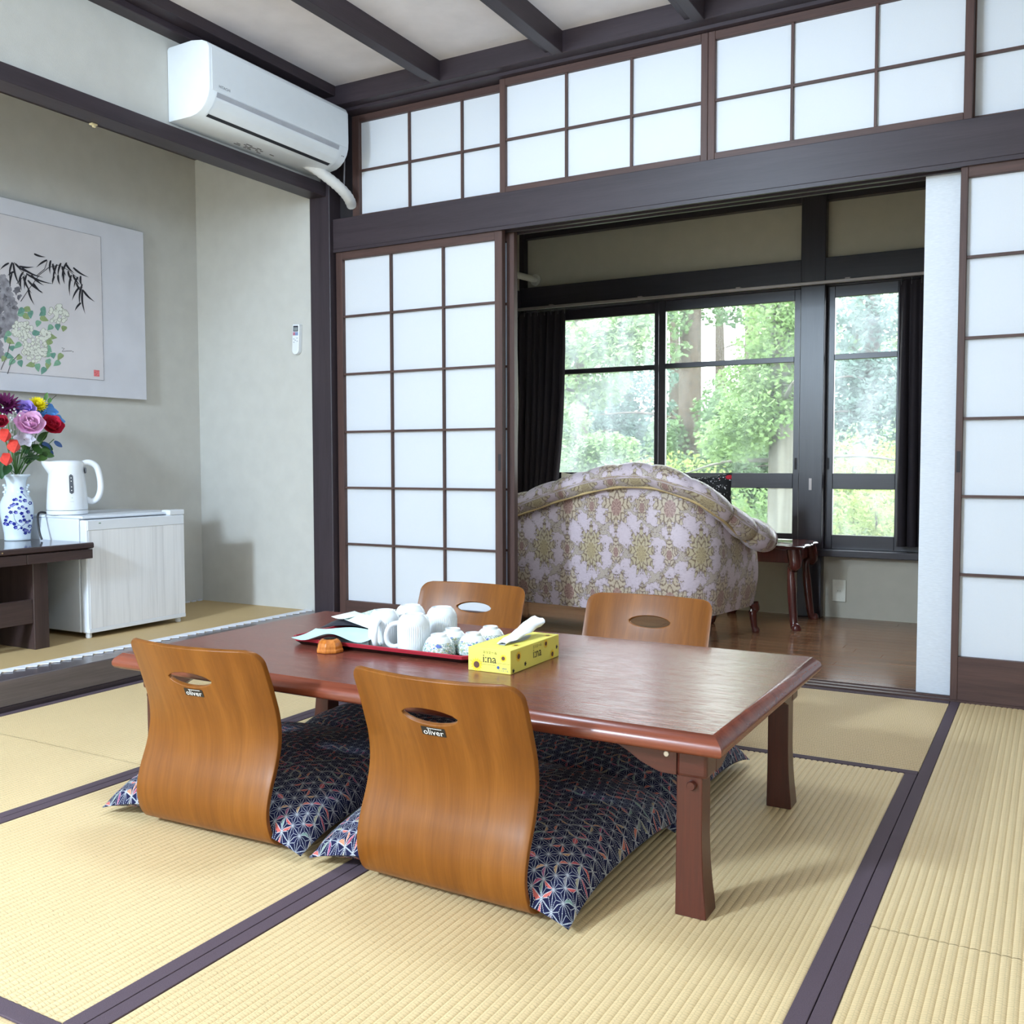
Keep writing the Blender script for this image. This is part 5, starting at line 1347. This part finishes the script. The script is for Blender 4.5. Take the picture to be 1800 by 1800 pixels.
# ================================================================== CEILING LAMPS (out of the picture, they light the room)
lampm = Mt('lamp_diffuser', (.9,.9,.9), .5); lampm.b.inputs['Emission Color'].default_value = (1,.98,1,1); lampm.b.inputs['Emission Strength'].default_value = 2.0
for x, y, lb in ((-.15, -5.2, 'round white ceiling lamp near the rear wall'), (1.1, -1.62, 'round white ceiling lamp above the low table')):
    t = thing('ceiling_lamp', (x, y, 2.36), lb, 'lamp'); MB().lathe([(.20, .06), (.24, .05), (.25, .02), (.23, 0), (0, -.005)], 40, (x, y, 2.36)).build('diffuser', lampm.m, t, smooth=50)
    MB().lathe([(.06, .06), (.06, .109)], 20, (x, y, 2.36)).build('ceiling_rose', M['white_plastic'], t)

# ================================================================== GARDEN OUTSIDE
struct(MB().box(-40, 40, VY+.2, 60, -1.6, -1.4), 'ground_outside', plain('forest_floor', lin(76,84,50), .9, .2, .3, 3), 'forest floor outside the windows')
bark = plain('cedar_bark', lin(82,72,66), .9, .2, .35, 20, .6, 60); bark_l = wood('pale_bark', lin(66,63,60), lin(112,109,104), .9, 'z', .35, .2, .8, 60)
def leaf_mat(name, a, b, tr):
    m = Mt(name, a, .6, .3); n = m.noise(m.coord('Object'), 1.6, 3); col = m.ramp(n, [(.3, a), (.7, b)]); m.color(col)
    t = m.node('ShaderNodeBsdfTranslucent', Color=m.mix(.4, col, tr)); m.surf(m.mixsh(.34, m.b.outputs[0], t.outputs[0])); return m.m
LM = [leaf_mat('cypress_green', lin(96,122,93), lin(134,158,117), lin(149,173,120)), leaf_mat('fresh_green', lin(114,144,98), lin(150,174,123), lin(163,184,120)), leaf_mat('haze_tinted_green', lin(98,122,115), lin(131,155,144), lin(141,166,147)), leaf_mat('bright_shrub', lin(133,155,88), lin(166,179,114), lin(178,187,112))]  # the pale blue-green carries the haze of distance in its colour
def foliage(clumps, n, ls, seed, droop=.4, flat=.55):
    n = int(n*3.2); ls = ls*.52
    """sprays of small leaflets scattered through ellipsoid clumps"""
    rg = np.random.default_rng(seed); V_ = []; F_ = []
    tot = sum(c[3]*c[4]*c[5] for c in clumps)
    for cx, cy, cz, rx, ry, rz in clumps:
        k = max(6, int(n*rx*ry*rz/tot)); d = rg.normal(size=(k, 3)); d /= np.linalg.norm(d, axis=1)[:, None]; q = rg.random(k)**.45
        c = np.array([cx, cy, cz])+d*q[:, None]*np.array([rx, ry, rz])
        dirv = d*np.array([1, 1, .25]); dirv[:, 2] -= droop; dirv += rg.normal(size=(k, 3))*.35; dirv /= np.linalg.norm(dirv, axis=1)[:, None]
        nv = np.tile(np.array([0, 0, 1.]), (k, 1))+rg.normal(size=(k, 3))*flat; sv = np.cross(dirv, nv); sv /= np.linalg.norm(sv, axis=1)[:, None]
        L = ls*rg.uniform(.7, 1.3, k)
        for j in range(-3, 4):      # seven leaflets in a fan
            a = j*.36; dd = dirv*np.cos(a)+sv*np.sin(a); ss = np.cross(np.cross(dirv, sv), dd); l = (L*(1-.10*abs(j)))[:, None]; w = l*.17
            o = c+dirv*(.02*abs(j))*0
            b = len(V_) and sum(len(x) for x in V_) or 0
            V_.append(np.stack([o, o+dd*l*.5+ss*w, o+dd*l, o+dd*l*.5-ss*w], 1).reshape(-1, 3))
    Vv = np.concatenate(V_); F = np.arange(len(Vv)).reshape(-1, 4); return Vv, F
def np_mesh(name, Vv, F, mat, parent):
    me = bpy.data.meshes.new(name); off = np.array(ORG[parent.name]); me.from_pydata((Vv-off).tolist(), [], F.tolist()); me.materials.append(mat)
    o = bpy.data.objects.new(name, me); COL.objects.link(o); o.parent = parent; o['kind'] = 'stuff'; return o
def tree(label, px, Y, rad, top, clumps, n, ls, mat, seed, bk=bark, lean=0.0, branches=6):
    b = at(px, 800, y=Y); t = thing('forest_tree', (b.x, Y, -1.4), label, 'tree', 'trees outside the veranda windows'); rn = random.Random(seed)
    if rad:
        pts = [Vector((b.x+lean*z, Y, z)) for z in np.linspace(-1.4, top, 9)]
        MB().tube(pts, [rad*(1.12-.35*i/8) for i in range(9)], 14).build('trunk', bk, t, smooth=60)
        for i in range(branches):
            z = rn.uniform(.2, top*.85); a = rn.uniform(0, 6.28); s_ = Vector((b.x+lean*z, Y, z)); d = Vector((math.cos(a), math.sin(a), rn.uniform(-.1, .35)))
            MB().tube(catmull([s_, s_+d*.7, s_+d*1.4+Vector((0,0,-.15))], 4), [.03*(1-i_/9) for i_ in range(9)], 6).build('branch', bk, t, smooth=60)
    cl = []
    for (cpx, cpy, dy, r_, rz) in clumps:
        c = at(cpx, cpy, y=Y+dy); cl.append((c.x, c.y, c.z, r_, r_*.7, rz))
    Vv, F = foliage(cl, n, ls, seed); np_mesh('foliage', Vv, F, mat, t); return t
tree('straight cedar with a bare brown trunk left of centre in the middle window', 1212, 9.0, .15, 7.5, [(1178,555,-.3,.30,.30),(1275,550,.3,.35,.2),(1185,615,-.3,.22,.16),(1330,545,.2,.3,.2),(1262,720,-.4,.35,.3),(1172,770,-.2,.3,.35),(1290,760,-.5,.5,.4),(1240,830,-.3,.7,.3)], 2000, .10, LM[0], 11)
tree('nearest pale-barked tree at the right of the middle window', 1374, 6.0, .125, 5.2, [(1385,560,-.2,.42,.40),(1360,610,.2,.42,.25),(1340,665,0,.45,.26),(1385,690,0,.4,.3),(1330,730,-.2,.42,.28),(1290,770,-.1,.38,.25),(1400,620,.2,.4,.4)], 3200, .075, LM[1], 12, bark_l)
tree('slim cedar behind the left hazy window', 1022, 11.0, .115, 8.0, [(1000,600,0,.7,.5),(1075,590,-.5,.7,.3),(1110,570,-.3,.6,.3),(1040,680,0,.7,.35),(1090,620,-.6,.7,.25)], 2400, .13, LM[1], 13)
tree('second cedar trunk further left behind the hazy window', 990, 14.0, .12, 9.0, [(980,640,0,.8,.6),(1010,700,0,.9,.5),(1000,780,0,1.0,.6),(960,560,0,1.0,.8)], 1100, .22, LM[2], 14)
tree('cypress in haze-tinted blue-green behind the left hazy window', 1080, 12.5, .10, 8.5, [(1100,720,0,.9,.6),(1060,760,-.4,.9,.6),(1110,800,-.2,1.0,.6),(1040,800,-.5,.9,.5),(1135,660,0,.7,.4),(1120,540,0,.9,.4)], 3200, .13, LM[2], 15)
tree('fresh green cypress low behind the sofa back', 1010, 8.0, .07, 1.2, [(1015,800,0,.55,.3),(1060,790,0,.5,.25),(990,740,0,.4,.25),(1080,830,0,.5,.25)], 2400, .085, LM[1], 16)
tree('dense cypress filling the right side of the middle window', 1320, 10.5, .11, 7.0, [(1330,700,0,.9,.5),(1290,800,0,1.1,.6),(1370,760,0,.8,.6),(1250,840,0,1.0,.5),(1340,880,0,1.0,.5),(1390,840,0,.9,.6),(1190,830,0,.9,.5)], 4200, .11, LM[0], 17)
tree('tall haze-tinted tree behind the narrow right window', 1530, 13.0, .12, 9.0, [(1500,560,0,.9,.5),(1560,550,0,.8,.4),(1510,640,0,1.0,.4),(1560,680,0,1.0,.6),(1500,720,0,1.0,.6),(1540,770,0,1.2,.6)], 3600, .13, LM[2], 18)
for i, (px, py, Y, r_, rz, lb, mt) in enumerate(((1500, 820, 8.0, .8, .35, 'yellow-green shrub in the narrow window just above its lower rail', 3), (1540, 900, 7.0, .75, .35, 'bright shrub filling the lowest pane of the narrow window', 3), (1330, 905, 7.5, .8, .4, 'shrub behind the lowest pane of the middle window', 1), (1180, 850, 7.8, .8, .4, 'yellow-green bush low in the middle window behind the sofa', 3), (1450, 930, 9.5, 1.5, .5, 'broad leafy bush behind the black post', 0), (1010, 850, 9.0, 1.3, .5, 'leafy bush low behind the left hazy window', 0), (1560, 800, 10.5, 1.2, .5, 'pale shrub further back in the narrow window', 1))):
    c = at(px, py, y=Y); t = thing('shrub', (c.x, Y, -1.4), lb, 'shrub', 'shrubs outside the veranda windows')
    for k in range(3): MB().tube([(c.x+.05*k, Y, -1.4), (c.x-.1+.12*k, Y+.05, c.z*.5-.7), (c.x-.25+.25*k, Y, c.z)], .014, 6).build('stem', bark, t)
    Vv, F = foliage([(c.x, Y, c.z, r_, r_*.7, rz), (c.x-.3*r_, Y, c.z-.3, r_*.8, r_*.6, rz), (c.x+.4*r_, Y+.1, c.z-.35, r_*.8, r_*.6, rz)], 1300, .075, 40+i, .1, 1.0); np_mesh('foliage', Vv, F, LM[mt], t)
rn = random.Random(77)
for i in range(9):
    px = 940+i*80; Y = 19+rn.uniform(0, 7); b = at(px, 700, y=Y); t = thing('distant_tree', (b.x, Y, -1.4), ('pale distant tree behind the %s' % ('left curtain edge', 'left hazy window, at its left side', 'left hazy window, at its right side', 'left part of the middle window', 'centre of the middle window', 'right part of the middle window', 'black window post', 'narrow right window', 'right curtain')[i]), 'tree', 'distant trees beyond the garden')
    MB().tube([(b.x, Y, -1.4), (b.x+.1, Y, 3), (b.x, Y, 8)], [.2, .16, .06], 8).build('trunk', bark, t, smooth=60)
    top = rn.uniform(.8, 2.0) if 2 <= i <= 5 else rn.uniform(2.5, 4.5)
    cl = [(b.x+rn.uniform(-1, 1), Y+rn.uniform(-1, 1), z, 1.4, 1.1, .8) for z in np.linspace(-1, top, 6)]
    Vv, F = foliage(cl, 700, .30, 90+i); np_mesh('foliage', Vv, F, LM[(i*2) % 3], t)
